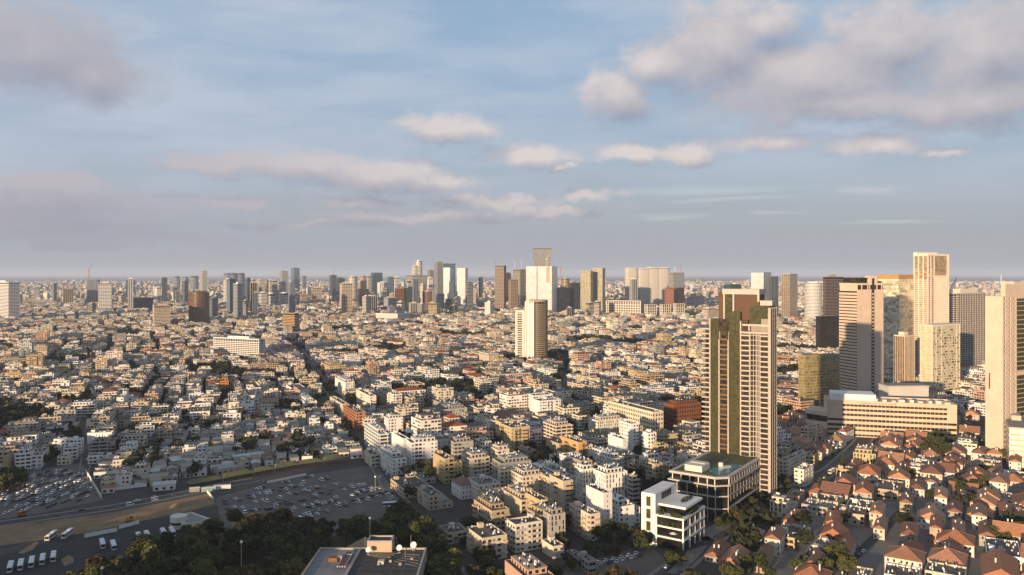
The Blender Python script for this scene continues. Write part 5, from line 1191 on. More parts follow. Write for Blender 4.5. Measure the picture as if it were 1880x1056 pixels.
# near rooftop at the bottom edge
t = empty('near_rooftop_building', (-73.5, 388, 0)); tag(t, 'flat-roofed building at the bottom edge with satellite dishes and ducts', 'building'); mark([(-105,336),(-42,336),(-42,422),(-105,422)])
x0, x1, y0, y1, z = -28.3, 28.3, -50, 29.7, 14.
wl, gl = MB(), MB(); body(wl, gl, x0, x1, y0, y1, 0, 4, 3.5, ww=2.4, wh=1.8, sill=1.0); parapet(wl, x0, x1, y0, y1, z, 1.1, .9); wl.box(-7.5, -6.2, y0+1, y1-1, z, z+.9); wl.build('wall', wallM, t, color=(.40,.36,.30)); stuff(gl.build('window', winM, t))
b = MB(); b.box(-6.2, x1-.9, y0+.9, y1-.9, z-.4, z+.12); b.build('black_roof', mat('bitumen_roof', (.055,.050,.045), var=.5, scale=.2, fine=.25, rough=.7), t)
b = MB(); b.box(x0+.9, -7.5, y0+.9, y1-.9, z-.4, z+.15); b.build('grey_roof', mat('grey_roof_sheet', (.26,.25,.25), var=.25, scale=.2, fine=.15), t)
b = MB()
for k in range(5): b.box(-2+k*5.5, -1.9+k*5.5, y0+1, y1-1, z+.12, z+.15)
for k in range(6): b.box(-6.2, x1-1, y1-4-k*6, y1-3.9-k*6, z+.12, z+.145)
for k in range(4): b.box(x0+1, -7.6, y1-5-k*7, y1-4.9-k*7, z+.15, z+.17)
b.build('roof_seam', mat('seam', (.2,.19,.18)), t)
b = MB(); b.box(-2.5, 10.5, y1-4.5, y1+4.5, z-3, z+5.2); b.build('penthouse', wallM, t, color=(.50,.38,.27))
b = MB(); b.box(-2.5, 10.5, y1-4.5, y1-3.7, z+5.2, z+6.1); b.box(-2.5, 10.5, y1+3.7, y1+4.5, z+5.2, z+6.1); b.box(-2.5, -1.7, y1-3.7, y1+3.7, z+5.2, z+6.1); b.box(9.7, 10.5, y1-3.7, y1+3.7, z+5.2, z+6.1); b.build('penthouse_coping', wallM, t, color=(.40,.37,.33))
b = MB(); b.box(-1.7, 9.7, y1-3.7, y1+3.7, z+5.2, z+5.35); b.build('skylight', MATS['bitumen_roof'], t)
def dish(x, y, r_, az_, el_):
    b = MB(); n = 14; ax = Vector((math.cos(az_)*math.cos(el_), math.sin(az_)*math.cos(el_), math.sin(el_))); u_ = ax.cross(Vector((0,0,1))).normalized(); v2 = u_.cross(ax)
    cp = Vector((x, y, z+1.2+r_)); rings = []
    for q, dpt in ((0, 0), (.5, .08), (1, .28)): rings.append([cp+ax*(dpt*r_)+(u_*math.cos(2*math.pi*k/n)+v2*math.sin(2*math.pi*k/n))*(q*r_) for k in range(n)])
    for a_, e_ in ((0,1),(1,2)):
        for k in range(n): j = (k+1) % n; b.face([tuple(rings[a_][k]), tuple(rings[a_][j]), tuple(rings[e_][j]), tuple(rings[e_][k])])
    d_ = b.build('satellite_dish', tankM, t); s_ = MB(); s_.cyl(x, y, z, z+1.2+r_, .12, 6); s_.bar(tuple(cp), tuple(cp+ax*r_*.8), .08); s_.box(x-.8, x+.8, y-.5, y+.5, z, z+.4); s_.build('stand', concM, d_)
dish(-1.2, y1-8, 1.35, R(250), R(25)); dish(6.2, y1-3.4, 1.3, R(270), R(30)); dish(14.6, y1-5.5, 1.5, R(250), R(30)); dish(21.6, y1-1.8, 1.7, R(255), R(25))
for x, y, h_ in ((-4.2, y1-1, 7), (12.3, y1-.5, 6.5), (20, y1-1, 8), (18.5, y1-12, 5)): b = MB(); b.cyl(x, y, z, z+h_, .09, 6); b.build('antenna', concM, t)
b = MB(); rr2 = random.Random(6)
for k, x in enumerate((-13.2, -12, -10.8, -9.6)): b.box(x, x+.7, y1-28, y1-5-k*.6, z+.9, z+1.5)
b.box(-13.2, -8.8, y1-13, y1-12.3, z+1.5, z+2.0); b.box(-15.5, -13, y1-17, y1-14.5, z+.3, z+2.3); b.build('air_duct', mat('duct_metal', (.40,.38,.36), rough=.5, metal=.2), t)
b = MB(); b.cyl(-15.5, y1-15.5, z+.2, z+1.9, 1.5, 14); b.box(-19.5, -15, y1-19, y1-16, z+.2, z+2.2); b.build('fan_housing', mat('rusty_metal', (.28,.13,.06), var=.4, scale=.8, fine=.2), t)
b = MB()
for k in range(4): b.bar((-12.4+k*.8,y1-28,z+1.7), (-12.4+k*.8,y1-8,z+1.7), .22)
b.build('red_pipe', mat('red_pipe', (.26,.07,.05)), t); b = MB(); b.box(6, 9, y1-22, y1-19, z+.12, z+1.6); b.build('roof_hatch', wallM, t, color=CREAM)
b = MB(); rr3 = random.Random(14)
for k in range(26): 
    x, y = rr3.uniform(-5, x1-3), rr3.uniform(y1-34, y1-9); b.box(x, x+rr3.uniform(.8, 3.4), y, y+rr3.uniform(.8, 3), z+.125+k*.0012, z+.14+k*.0012)
stuff(b.build('roof_patch', mat('bitumen_patch', (.095,.085,.075), var=.5, scale=.6, fine=.25), t))
b = MB()
for k in range(40): b.box(x0+.35, x0+.43, y1-2-k*1.5, y1-1.92-k*1.5, z+1.1, z+2.0)
b.box(x0+.36, x0+.42, y0, y1, z+1.95, z+2.02); b.box(x0+.36, x0+.42, y0, y1, z+1.5, z+1.55); stuff(b.build('railing', darkM, t))
b = MB()
for k in range(5): b.bar((-5+k*.3, y1-3-k, z+.2), (x1-2, y1-9-k*4, z+.2), .1)
for k in range(5): q = rr3.uniform(-4, x1-5); w2 = rr3.uniform(y1-30, y1-12); b.box(q, q+1.3, w2, w2+1, z+.15, z+1.2)
stuff(b.build('roof_cable', concM, t))
# stone shade canopy behind the rooftop and lamp posts
b = MB(); P_ = Vector((-80, 395, 0)); b.face([(-96,436,4),(-77,440,4),(-83,447,11)]); b.face([(-77,440,4),(-75,454,4),(-83,447,11)]); b.face([(-96,436,4),(-83,447,11),(-94,452,4)])
o = tag(b.build('shade_sail', mat('canvas', (.34,.25,.15))), 'pale pointed shade sail rising among the park trees', 'shade sail')
def lamp(px, yt, yb_, label):
    x, y = ground(px, yb_); h_ = CAMH-(yt-HY)/F*y; o = empty('lamp_post', (x, y, 0)); b = MB(); b.cyl(0, 0, 0, h_, .28, 8, 0, .16); b.build('pole', concM, o); b = MB(); b.cyl(0, 0, h_, h_+.9, .75, 10, 0, .5); b.cyl(0, 0, h_-.3, h_, .4, 10, 0, .75); b.build('lamp_head', tankM, o); tag(o, label, 'lamp post')
lamp(443, 996, 1075, 'tall lamp post standing in the dark park'); lamp(679, 952, 1030, 'tall lamp post behind the near rooftop penthouse'); lamp(187, 1044, 1100, 'lamp post with a round head at the bottom edge'); lamp(689, 876, 912, 'thin pole at the car park entrance')
# ------------------------------------------------------------------ market: tents and sheds
tentM = mat('olive_canvas', (.15,.145,.065), var=.25, scale=.3, rough=.8)
tp = [(345,895),(405,884),(462,873),(500,866),(545,858),(590,852),(632,846)]
for i in range(len(tp)-1):
    a_, e_ = Vector(ground(*tp[i])), Vector(ground(*tp[i+1])); m_ = (a_+e_)/2; L = (e_-a_).length; th = math.atan2(e_.y-a_.y, e_.x-a_.x)
    t = empty('market_tent', (m_.x, m_.y, 0), th); mark(rect_world(m_, L, 10, th, .5)); tag(t, '%s olive canvas market tent counted along the car park from the lane' % ['first','second','third','fourth','fifth','sixth'][i], 'tent', 'olive tents edging the car park')
    b = MB(); gable_roof(b, -L/2, L/2, -4.5, 4.5, 3.4, 2.3+.5*(i % 2), True, .2); b.build('canopy', tentM, t)
    b = MB()
    for x in (-L/2+.4, 0, L/2-.4):
        for y in (-4.2, 4.2): b.cyl(x, y, 0, 3.4, .09, 6)
    b.build('post', darkM, t)
r = random.Random(31); mz = []
fan = Vector(ground(470, 850)); cnt = 0
tin = [(.52,.50,.47),(.30,.27,.24),(.22,.19,.165),(.34,.29,.23),(.20,.15,.11),(.60,.58,.54),(.18,.155,.135),(.26,.2,.15),(.14,.13,.12),(.30,.12,.07)]
mpoly = [ground(*p) for p in ((330,880),(480,858),(640,838),(680,845),(660,810),(620,770),(560,752),(480,765),(400,790),(300,815),(255,850),(200,838),(170,850),(180,890),(195,905),(330,885))]
def inpoly(x, y, p):
    s = False; n = len(p)
    for k in range(n):
        xa, ya = p[k]; xb, yb = p[(k+1) % n]
        if (ya > y) != (yb > y) and x < (xb-xa)*(y-ya)/(yb-ya)+xa: s = not s
    return s
xs = [p[0] for p in mpoly]; ys = [p[1] for p in mpoly]
for iu in range(90):
    for iv in range(90):
        u_, v2 = -420+iu*10.5+r.uniform(-1,1), -100+iv*9.5+r.uniform(-1,1); th = R(20); x = u_*math.cos(th)-v2*math.sin(th); y = 560+u_*math.sin(th)+v2*math.cos(th)
        if not inpoly(x, y, mpoly) or r.random() < .06: continue
        w, d = r.uniform(8, 12), r.uniform(7, 10); c = (x, y)
        if not is_free(rect_world(c, w-1, d-1, th), .15): continue
        if r.random() < .22:
            apartment(c, w, d, th+R(r.uniform(-8,8)), r.choice([1,2,2,3]), r.choice([PALE,CREAM,BEIGE,WHITE,GREY]), 'plain', seed=cnt+7000); cnt += 1; continue
        shed(c, w*r.uniform(.7,1), d*r.uniform(.7,1), th+R(r.choice([0,0,90])+r.uniform(-9,9)), r.choice([3,3.5,4,5,6.5,7.5]), r.choice([PALE,GREY,BEIGE,TAN,WHITE]), r.choice(tin), seed=cnt); cnt += 1
# long white shed roofs and kiosks by the car parks
for (px, py, w, d, h_, th, cl, rc) in ((352,850,34,12,5,38,GREY,(.72,.72,.72)),(268,875,20,14,5,20,GREY,(.74,.74,.73)),(302,898,15,8,4,20,WHITE,(.6,.58,.55)),(225,880,26,13,6,70,BEIGE,(.36,.31,.24)),(285,884,18,10,4.5,20,BEIGE,(.36,.29,.2)),(420,866,22,14,4.5,36,BEIGE,(.42,.4,.38)),(455,845,26,12,4.5,36,GREY,(.62,.62,.62)),(530,838,20,12,4.5,36,GREY,(.7,.7,.7))):
    c = ground(px, py)
    shed(c, w, d, R(th), h_, cl, rc, seed=cnt+500); cnt += 1
# ------------------------------------------------------------------ the rest of the city on its street grid
mark([ground(*p) for p in ((-200,1200),(-200,935),(0,890),(160,842),(200,880),(340,885),(690,846),(765,950),(880,1200))])
def zone(x, y):
    px, py = topix(x, y)
    if px > 1425 and py > 770: return 'red'
    if px < 690 and py > 690 and px < 690-(800-py)*.6+40 and py < 905: return 'kerem'
    if px > 1500 and y < 1200: return 'east'
    return 'mid'
def hashn(i, j, k=0): return random.Random(i*7349+j*911+k*31)
PALW = [CREAM, CREAM, WHITE, WHITE, PALE, PALE, BEIGE, BEIGE, GREY, TAN, PINK, YEL, PALE, CREAM]
cands = []; treespots = []
def inview(x, y, m=90): return y > 330 and abs(x) < y*.665+m
def lots(th, pu, pv, su, sv, sw, ymin, ymax, test, kind):
    ca, sa = math.cos(th), math.sin(th); Rm = ymax*1.25
    nu, nv = int(Rm/pu), int(Rm/pv)
    for i in range(-nu, nu):
        for j in range(-nv, nv):
            g_ = hashn(i, j, int(pu))
            u_ = i*pu+(i//su)*sw; v2 = j*pv+(j//sv)*sw
            wu, wv3 = 22*math.sin(v2/190+1)+9*math.sin(v2/71), 20*math.sin(u_/230)+8*math.sin(u_/83+2)
            x, y = ca*(u_+wu)-sa*(v2+wv3), sa*(u_+wu)+ca*(v2+wv3)
            if y < ymin or y > ymax or not inview(x, y) or not test(x, y): continue
            x += g_.uniform(-1.2, 1.2); y += g_.uniform(-1.2, 1.2)
            tq = .2 if kind == 'red' else 1.
            if i % su == 0 and g_.random() < .55*tq: treespots.append((x-sa*0-ca*(pu/2+sw*.4), y-sa*(pu/2+sw*.4), g_.uniform(.7, 1.15)))
            if j % sv == 0 and g_.random() < .40*tq: treespots.append((x+sa*(pv/2+sw*.4), y-ca*(pv/2+sw*.4), g_.uniform(.7, 1.15)))
            cands.append((x, y, th, pu, pv, kind, g_))
lots(R(26), 27, 26, 3, 4, 8, 380, 2300, lambda x, y: zone(x, y) in ('mid', 'east'), 'mid')
lots(R(20), 23, 20, 4, 4, 4, 560, 1300, lambda x, y: zone(x, y) == 'kerem', 'kerem')
lots(R(58), 18, 19, 5, 2, 4, 400, 900, lambda x, y: zone(x, y) == 'red', 'red')
lots(R(33), 30, 30, 4, 4, 13, 2300, 4600, lambda x, y: True, 'far')
cands.sort(key=lambda q: q[1])
def parkn(x, y): return math.sin(x*.0113+y*.0041+1.3)*math.sin(y*.0097-x*.0037+.4)+.45*math.sin(x*.031+2)*math.sin(y*.027+1)
nap = sum(1 for q in BLD if q['kind'] == 'block'); nho = sum(1 for q in BLD if q['kind'] == 'house'); farB = []
for (x, y, th, pu, pv, kind, g_) in cands:
    if kind != 'red' and parkn(x, y) > (.70 if kind != 'kerem' else .93) :
        for _ in range(4): treespots.append((x+g_.uniform(-8,8), y+g_.uniform(-8,8), g_.uniform(.8, 1.3)))
        continue
    if g_.random() < (.03 if kind == 'red' else .12):
        treespots.append((x, y, g_.uniform(.8, 1.2))); treespots.append((x+6, y+5, g_.uniform(.7, 1.0))); continue
    w, d = pu*g_.uniform(.66, .93), pv*g_.uniform(.62, .90)
    if kind == 'red': w, d = pu*g_.uniform(.86, 1.06)*(1.8 if g_.random() < .15 else 1), pv*g_.uniform(.74, 1.0)
    if kind in ('mid', 'far') and g_.random() < .16:
        if g_.random() < .5: w = pu*g_.uniform(1.3, 1.85)
        else: d = pv*g_.uniform(1.3, 1.85)
    t_ = th+R(g_.uniform(-3.5, 3.5) if kind == 'red' else g_.uniform(-4, 4))
    if kind != 'red' and g_.random() < .3: w, d = w*g_.uniform(.75,1.0), d*g_.uniform(1.0,1.35)
    if kind == 'kerem': nf = g_.choice([2,2,3,3,3,4,4,5])
    elif kind == 'red': nf = g_.choice([1,2,2,3])
    elif kind == 'mid': nf = g_.choice([3,3,4,4,4,5,5,6]) if y < 1100 else g_.choice([3,3,4,4,4,5,5])
    else: nf = g_.choice([2,3,3,4,4,5,6])
    if kind == 'mid' and y > 650 and g_.random() < .05: nf += g_.choice([2,3,4,5])
    tl = .16 if kind == 'red' else .04
    if y < 4700 and not is_free(rect_world((x, y), w, d, t_), tl):
        w, d = w*.62, d*.62
        if not is_free(rect_world((x, y), w, d, t_), tl):
            if g_.random() < .35: treespots.append((x, y, g_.uniform(.6, 1.0)))
            continue
    c_ = g_.choice(PALW)
    if kind == 'red': nf = min(nf, 2) if g_.random() < .7 else nf
    if kind == 'red' and nho < 230 and g_.random() < .66:
        house((x, y), w, d, t_, nf, g_.choice([PALE,CREAM,WHITE,BEIGE,PALE]), hip=g_.random() < .3, seed=g_.randrange(10**6)); nho += 1
    elif nap < 300:
        apartment((x, y), w, d, t_, nf, c_, g_.choice(['plain','plain','balcony','balcony','bands','penthouse','slots','blank'] if nf > 2 else ['plain']), seed=g_.randrange(10**6)); nap += 1
    else:
        if y < 4700: mark(rect_world((x, y), w, d, t_))
        farB.append((x, y, w, d, t_, nf, c_, g_))
    if g_.random() < (.3 if kind == 'red' else .55 if y < 900 else .95): treespots.append((x+ (pu/2)*math.cos(th)*g_.choice((-1,1)), y+(pv/2)*math.sin(th), g_.uniform(.6, 1.05)))
    if g_.random() < (.15 if kind == 'red' else .4 if y < 900 else .75): treespots.append((x-(pu/2)*math.sin(th)+g_.uniform(-3,3), y+(pv/2)*math.cos(th), g_.uniform(.6, 1.0)))
# very far quarters: looser blocks out to the haze
r = random.Random(77)
for _ in range(9500):
    y = 4400+ (r.random()**1.5)*11500; x = r.uniform(-.68, .68)*y
    if parkn(x*.35, y*.35) > .55: continue
    s = 1+ (y-4400)/9000
    farB.append((x, y, r.uniform(14,30)*s, r.uniform(12,26)*s, R(r.choice([20,33,50,65])), r.choice([3,4,4,5,5,6,7,8]) + (r.choice([6,10,14]) if r.random() < .035 else 0), r.choice(PALW), r))
# one mass of far houses, windows from the wall material
fm = bpy.data.materials.new('far_facade'); fm.use_nodes = True; t = NB(fm.node_tree); fm.node_tree.nodes.clear()
bs = t.n('ShaderNodeBsdfPrincipled'); out = t.n('ShaderNodeOutputMaterial'); fm.node_tree.links.new(bs.outputs[0], out.inputs[0])
ca_ = t.n('ShaderNodeVertexColor', layer_name='Col').outputs[0]; uvn = t.n('ShaderNodeUVMap', uv_map='UVMap').outputs[0]
s_ = t.n('ShaderNodeSeparateXYZ'); t.put(s_.inputs[0], uvn); U, V = s_.outputs[0], s_.outputs[1]
cu, cv = t.m('DIVIDE', U, 3.3), t.m('DIVIDE', V, 3.1); fu, fv = t.m('FRACT', cu), t.m('FRACT', cv)
cc_ = t.n('ShaderNodeCombineXYZ'); t.put(cc_.inputs[0], t.m('FLOOR', cu)); t.put(cc_.inputs[1], t.m('FLOOR', cv))
wn_ = t.n('ShaderNodeTexWhiteNoise'); wn_.noise_dimensions = '2D'; t.put(wn_.inputs['Vector'], cc_.outputs[0])
hw_ = t.ramp(wn_.outputs['Value'], 0, 1, .20, .47, False)
inu = t.m('LESS_THAN', t.m('ABSOLUTE', t.m('SUBTRACT', fu, .5)), hw_); inv = t.m('LESS_THAN', t.m('ABSOLUTE', t.m('SUBTRACT', fv, .55)), .28)
mk_ = t.m('MULTIPLY', t.m('MULTIPLY', inu, inv), t.m('GREATER_THAN', wn_.outputs['Value'], .22)); mk_ = t.m('MULTIPLY', mk_, t.m('GREATER_THAN', V, .5))
geo = t.n('ShaderNodeNewGeometry').outputs['Position']
st_ = t.noise(t.v('MULTIPLY', geo, (.7,.7,.08)), 1., 3, .65); ca_ = t.mix(t.ramp(st_, .5, .8, 0, .35), ca_, t.mix(1., ca_, rgb(.42,.38,.33), 'MULTIPLY'))
t.put(bs.inputs['Base Color'], t.mix(mk_, ca_, rgb(.035,.032,.03))); t.put(bs.inputs['Roughness'], t.m('MULTIPLY_ADD', mk_, -.6, .85)); bs.inputs['Specular IOR Level'].default_value = .35
roofA = mat('far_roof', src='attr', var=.25, scale=.4, rough=.9)
V_, F_, M_, C_, UV_ = [], [], [], [], []
def addbox(x, y, th, cx, cy_, w, d, z0, z1, colw, colr, mw=0, uv0=0.):
    ca, sa = math.cos(th), math.sin(th); i = len(V_)
    for z in (z0, z1):
        for a, b_ in ((-1,-1),(1,-1),(1,1),(-1,1)):
            lx, ly = cx+a*w/2, cy_+b_*d/2; V_.append((x+ca*lx-sa*ly, y+sa*lx+ca*ly, z))
    for k, L in ((0,w),(1,d),(2,w),(3,d)):
        j = (k+1) % 4; F_.append((i+k,i+j,i+4+j,i+4+k)); M_.append(mw); C_.append(colw)
        UV_.extend([(uv0,0 if mw == 0 else -9),(uv0+L,0 if mw == 0 else -9),(uv0+L,(z1-z0) if mw == 0 else -8),(uv0,(z1-z0) if mw == 0 else -8)])
    F_.append((i+4,i+5,i+6,i+7)); M_.append(1); C_.append(colr); UV_.extend([(0,-9)]*4)
for (x, y, w, d, th, nf, c_, g_) in farB:
    H = nf*FH; cw_ = jit(c_, g_, .1); cr_ = jit(g_.choice([(.16,.135,.11),(.21,.18,.145),(.12,.10,.085),(.32,.29,.25),(.18,.135,.095)]), g_, .12); uv0 = g_.randrange(0, 5000)*3.3
    red = y < 2500 and g_.random() < .05
    addbox(x, y, th, 0, 0, w, d, 0, H+.7, cw_, cr_, 0, uv0)
    if y > 5200: 
        if g_.random() < .4: addbox(x, y, th, 0, 0, w*.5, d*.5, H+.7, H+4, cw_, cr_, 0, uv0)
        continue
    if red:
        q = rect_world((x, y), w, d, th, .5); i = len(V_); V_.extend([(a, b_, H+.75) for a, b_ in q]+[(x, y, H+4.2)])
        for k in range(4): F_.append((i+k, i+(k+1) % 4, i+4)); M_.append(1); C_.append((.32,.10,.045)); UV_.extend([(0,-9)]*3)
        continue
    if y < 2600 and g_.random() < .6:
        n2 = max(1, nf+g_.choice([-2,-1,-1,1])); s_x, s_y = g_.choice([(-.3,.28),(.3,.28),(.32,-.1),(-.32,-.1)])
        addbox(x, y, th, s_x*w*1.15, s_y*d*1.2, w*.52, d*.6, 0, n2*FH+.7, jit(g_.choice([c_, c_, CREAM, WHITE]), g_, .1), cr_, 0, uv0+300)
    if g_.random() < .55: addbox(x, y, th, g_.uniform(-.1,.1)*w, .08*d, w*g_.uniform(.45,.75), d*g_.uniform(.45,.75), H+.7, H+3.5, jit(c_, g_, .1), cr_, 0, uv0+50)
    else: addbox(x, y, th, g_.uniform(-.3,.3)*w, g_.uniform(-.2,.3)*d, 3.5, 3.2, H+.7, H+3.2, cw_, cr_, 1)
    if y < 1900:
        if g_.random() < .55:
            s0 = g_.uniform(-.2, .2)*w; bw_ = w*g_.uniform(.25, .6)
            for f_ in range(1, nf): addbox(x, y, th, s0, -d/2-.6, bw_, 1.2, f_*FH-.15, f_*FH+.95, cw_, cw_, 1)
        if g_.random() < .55:
            s0 = g_.uniform(-.2, .2)*d; bw_ = d*g_.uniform(.25, .6)
            for f_ in range(1, nf): addbox(x, y, th, -w/2-.6, s0, 1.2, bw_, f_*FH-.15, f_*FH+.95, cw_, cw_, 1)
    nk = (6 if y < 1500 else 3 if y < 2600 else 1)
    for _ in range(nk): 
        k = g_.uniform(.5, 1.0); addbox(x, y, th, g_.uniform(-.42,.42)*w, g_.uniform(-.42,.42)*d, k, k, H+.7, H+g_.uniform(1.5,2.8), (.7,.69,.66), (.7,.69,.66), 1)
mbf = MB(); mbf.v, mbf.f, mbf.m, mbf.c, mbf.uv = V_, F_, M_, C_, UV_
o = mbf.build('city_blocks', [fm, roofA]); tag(o, 'sea of pale low city houses stretching back to the horizon', 'city', kind='stuff')
# ------------------------------------------------------------------ trees
leafM = [mat('leaf_dark', (.064,.078,.024), var=.45, scale=.35, fine=.25, rough=.7), mat('leaf_olive', (.105,.110,.032), var=.45, scale=.35, fine=.25, rough=.7), mat('leaf_brown', (.11,.078,.028), var=.45, scale=.35, fine=.25, rough=.75), mat('leaf_bright', (.14,.16,.036), var=.4, scale=.35, fine=.25, rough=.7)]
barkM = mat('bark', (.07,.05,.035), var=.3, scale=1)
def tree_meshes(seed, h, rw, n, shape='round', s=.55):
    r = random.Random(seed); tr, lf = MB(), MB()
    tr.cyl(0, 0, 0, h*.5, .32, 7, 0, .18)
    cl = []
    nb = 11 if shape == 'round' else 8
    for k in range(nb):
        a = r.uniform(0, 6.283); q = r.uniform(.25, .75)*rw; zz = h*r.uniform(.45, .92) if shape == 'round' else h*(.25+.7*k/nb)
        if shape == 'tall': q = rw*.3*r.random()
        p = (q*math.cos(a), q*math.sin(a), zz); cl.append(p); tr.bar((0,0,h*.38 if shape == 'round' else zz*.7), p, .14)
    per = n//len(cl)
    for p in cl: 
        rr_ = rw*r.uniform(.30, .52) if shape == 'round' else rw*r.uniform(.45, .7); leafblob(lf, *p, rr_, rr_, rr_*.75, per, r, s)
    return tr.mesh('trunk', [barkM]), lf
def palm_meshes(seed):
    r = random.Random(seed); tr, lf = MB(), MB(); tr.cyl(0, 0, 0, 9, .3, 7, 0, .22)
    for k in range(26):
        a = r.uniform(0, 6.283); e = r.uniform(-.5, .9); p = Vector((0,0,9)); d = Vector((math.cos(a)*math.cos(e), math.sin(a)*math.cos(e), math.sin(e))); sd = Vector((-math.sin(a), math.cos(a), 0))
        for q in range(4):
            p2 = p+d*.75; wv2 = .45*(1-q*.2); lf.face([tuple(p+sd*wv2), tuple(p2+sd*wv2*.8), tuple(p2-sd*wv2*.8), tuple(p-sd*wv2)]); p = p2; d = (d+Vector((0,0,-.28))).normalized()
    return tr.mesh('trunk', [barkM]), lf
protos = []
for k in range(10):
    tm, lf = tree_meshes(40+k, 8+(k % 3)*1.5, 4.2+(k % 4)*.5, 1500)
    protos.append((tm, [lf.mesh('crown', [leafM[q]]) for q in range(4)]))
tallp = [(lambda q: (q[0], q[1].mesh('crown', [leafM[0]])))(tree_meshes(70+k, 13, 2.2, 900, 'tall', .5)) for k in range(2)]
palmp = [(lambda q: (q[0], q[1].mesh('crown', [leafM[1]])))(palm_meshes(80+k)) for k in range(2)]
def tree(x, y, sc, k, q, label, group, name='tree', kind='round'):
    o = empty(name, (x, y, 0), rnd.uniform(0, 6.28)); o.scale = (sc*rnd.uniform(.9,1.1),)*2+(sc*rnd.uniform(.9,1.15),)
    a = protos[k % 10] if kind == 'round' else tallp[k % 2] if kind == 'tall' else palmp[k % 2]
    link('trunk', a[0], o); link('crown', a[1][q] if kind == 'round' else a[1], o); tag(o, label, 'tree', group); return o
r = random.Random(55); ntree = 0
def scatter(poly, n, smin, smax, qs, label, group, mind=5):
    global ntree
    P_ = [ground(*p) for p in poly]; xs = [p[0] for p in P_]; ys = [p[1] for p in P_]; got = []; tries = 0
    while len(got) < n and tries < n*60:
        tries += 1; x, y = r.uniform(min(xs), max(xs)), r.uniform(min(ys), max(ys))
        if not inpoly(x, y, P_) or any((x-a)**2+(y-b_)**2 < mind*mind for a, b_ in got): continue
        got.append((x, y)); tree(x, y, r.uniform(smin, smax), r.randrange(10), r.choice(qs), label, group); ntree += 1
scatter([(120,1075),(215,1046),(330,1008),(395,985),(460,990),(560,1000),(600,1008),(570,1075),(350,1120),(150,1120)], 95, .95, 1.5, [0,0,1,1,1,2,3], 'dark leafy tree in the dense park left of the near rooftop', 'trees in the dark park', 4)
scatter([(400,968),(520,968),(600,985),(690,962),(745,950),(770,985),(700,1000),(600,1008),(460,990)], 34, .9, 1.4, [0,1,2,2,3], 'leafy park tree edging the large car park', 'trees along the car park edge')
scatter([(690,985),(760,968),(800,1010),(840,1070),(800,1110),(785,1060),(775,1010)], 34, .9, 1.35, [0,1,1,3], 'leafy park tree right of the near rooftop', 'trees right of the near rooftop')
scatter([(850,1052),(960,1062),(1040,1066),(1000,1090),(870,1090)], 12, .7, 1.1, [0,1,2], 'garden tree at the bottom edge below the tan block', 'garden trees at the bottom edge')
scatter([(1040,1085),(1120,1078),(1190,1075),(1190,1105),(1040,1110)], 10, .8, 1.1, [2,2], 'brownish bushy tree at the bottom edge by the yard', 'brown trees at the bottom edge')
scatter([(1330,955),(1400,918),(1425,925),(1350,972),(1318,980)], 20, .55, .85, [2,0,2], 'brownish street tree before the podium', 'street trees before the podium', 4)
scatter([(1415,905),(1445,890),(1450,900),(1425,915)], 5, .5, .8, [2,0], 'small tree beside the tower corner', 'trees by the tower corner', 4)
scatter([(1688,832),(1740,815),(1768,828),(1745,848),(1700,850)], 10, 1.1, 1.5, [0,0,1], 'big dark tree mass before the long office block', 'big dark trees before the long office', 6)
scatter([(1768,830),(1850,822),(1880,850),(1800,850)], 12, .8, 1.2, [0,1], 'dark tree along the road under the square-windowed tower', 'trees under the square-windowed tower', 6)
scatter([(1745,905),(1795,890),(1805,905),(1760,920)], 8, .8, 1.1, [0,1], 'garden tree among the red-roofed houses', 'garden trees among the red roofs', 5)
scatter([(1800,985),(1860,965),(1885,1000),(1820,1010)], 12, .8, 1.15, [0,1], 'dark garden tree by the red roofs at the picture edge', 'garden trees at the far side red roofs', 5)
scatter([(1465,1050),(1540,1035),(1560,1060),(1470,1080)], 12, .8, 1.15, [1,0,1], 'dense garden tree at the bottom between the red roofs', 'garden trees at the bottom between red roofs', 5)
scatter([(1225,1035),(1250,1020),(1262,1030),(1240,1048)], 5, .5, .8, [0,1], 'small tree on the planted street corner', 'trees on the planted corner', 4)
scatter([(1170,1000),(1190,990),(1195,1005),(1178,1015)], 5, .7, 1.0, [0], 'dark tree left of the white framed block', 'trees left of the white framed block', 4)
scatter([(1095,990),(1130,985),(1160,1000),(1110,1005)], 8, .7, 1.0, [0,1], 'dark tree beside the white stepped block', 'trees beside the white stepped block', 4)
scatter([(-10,890),(30,875),(45,890),(20,905),(-10,910)], 8, 1.0, 1.4, [0,1], 'dark tree at the picture edge by the crowded car park', 'trees by the crowded car park', 5)
scatter([(220,850),(262,832),(300,840),(290,870),(245,880)], 12, .8, 1.15, [0,1], 'dark tree among the market sheds', 'trees among the market sheds', 5)
scatter([(800,835),(850,815),(872,830),(830,850),(790,850)], 12, .8, 1.1, [0,0,1], 'dark tree before the cupola hall', 'trees before the cupola hall', 5)
scatter([(975,850),(1005,835),(1015,850),(985,862)], 6, .8, 1.1, [0], 'dark tree between the cream blocks', 'trees between the cream blocks', 5)
scatter([(1622,730),(1690,722),(1695,735),(1630,742)], 12, 1.1, 1.5, [0], 'dark tree clump at the foot of the crowned tower', 'trees at the crowned tower foot', 7)
for px, py, s in ((1129,1010,.9),(1165,1000,.8),(1178,1008,.7),(1270,1040,.7),(1622,822,.8),(1662,812,.8),(948,800,.8),(770,905,.6)): tree(*ground(px, py), s, 0, 0, 'palm tree with drooping fronds standing by the houses', 'palms between the houses', 'palm_tree', 'palm')
for px, py, s in ((1505,905,1.0),(1518,900,.9),(1655,885,1.0),(1548,862,.9),(1530,840,.9),(1505,820,.8)): tree(*ground(px, py), s, 1, 0, 'tall narrow dark tree beside the avenue', 'narrow trees along the avenue', 'tall_tree', 'tall')
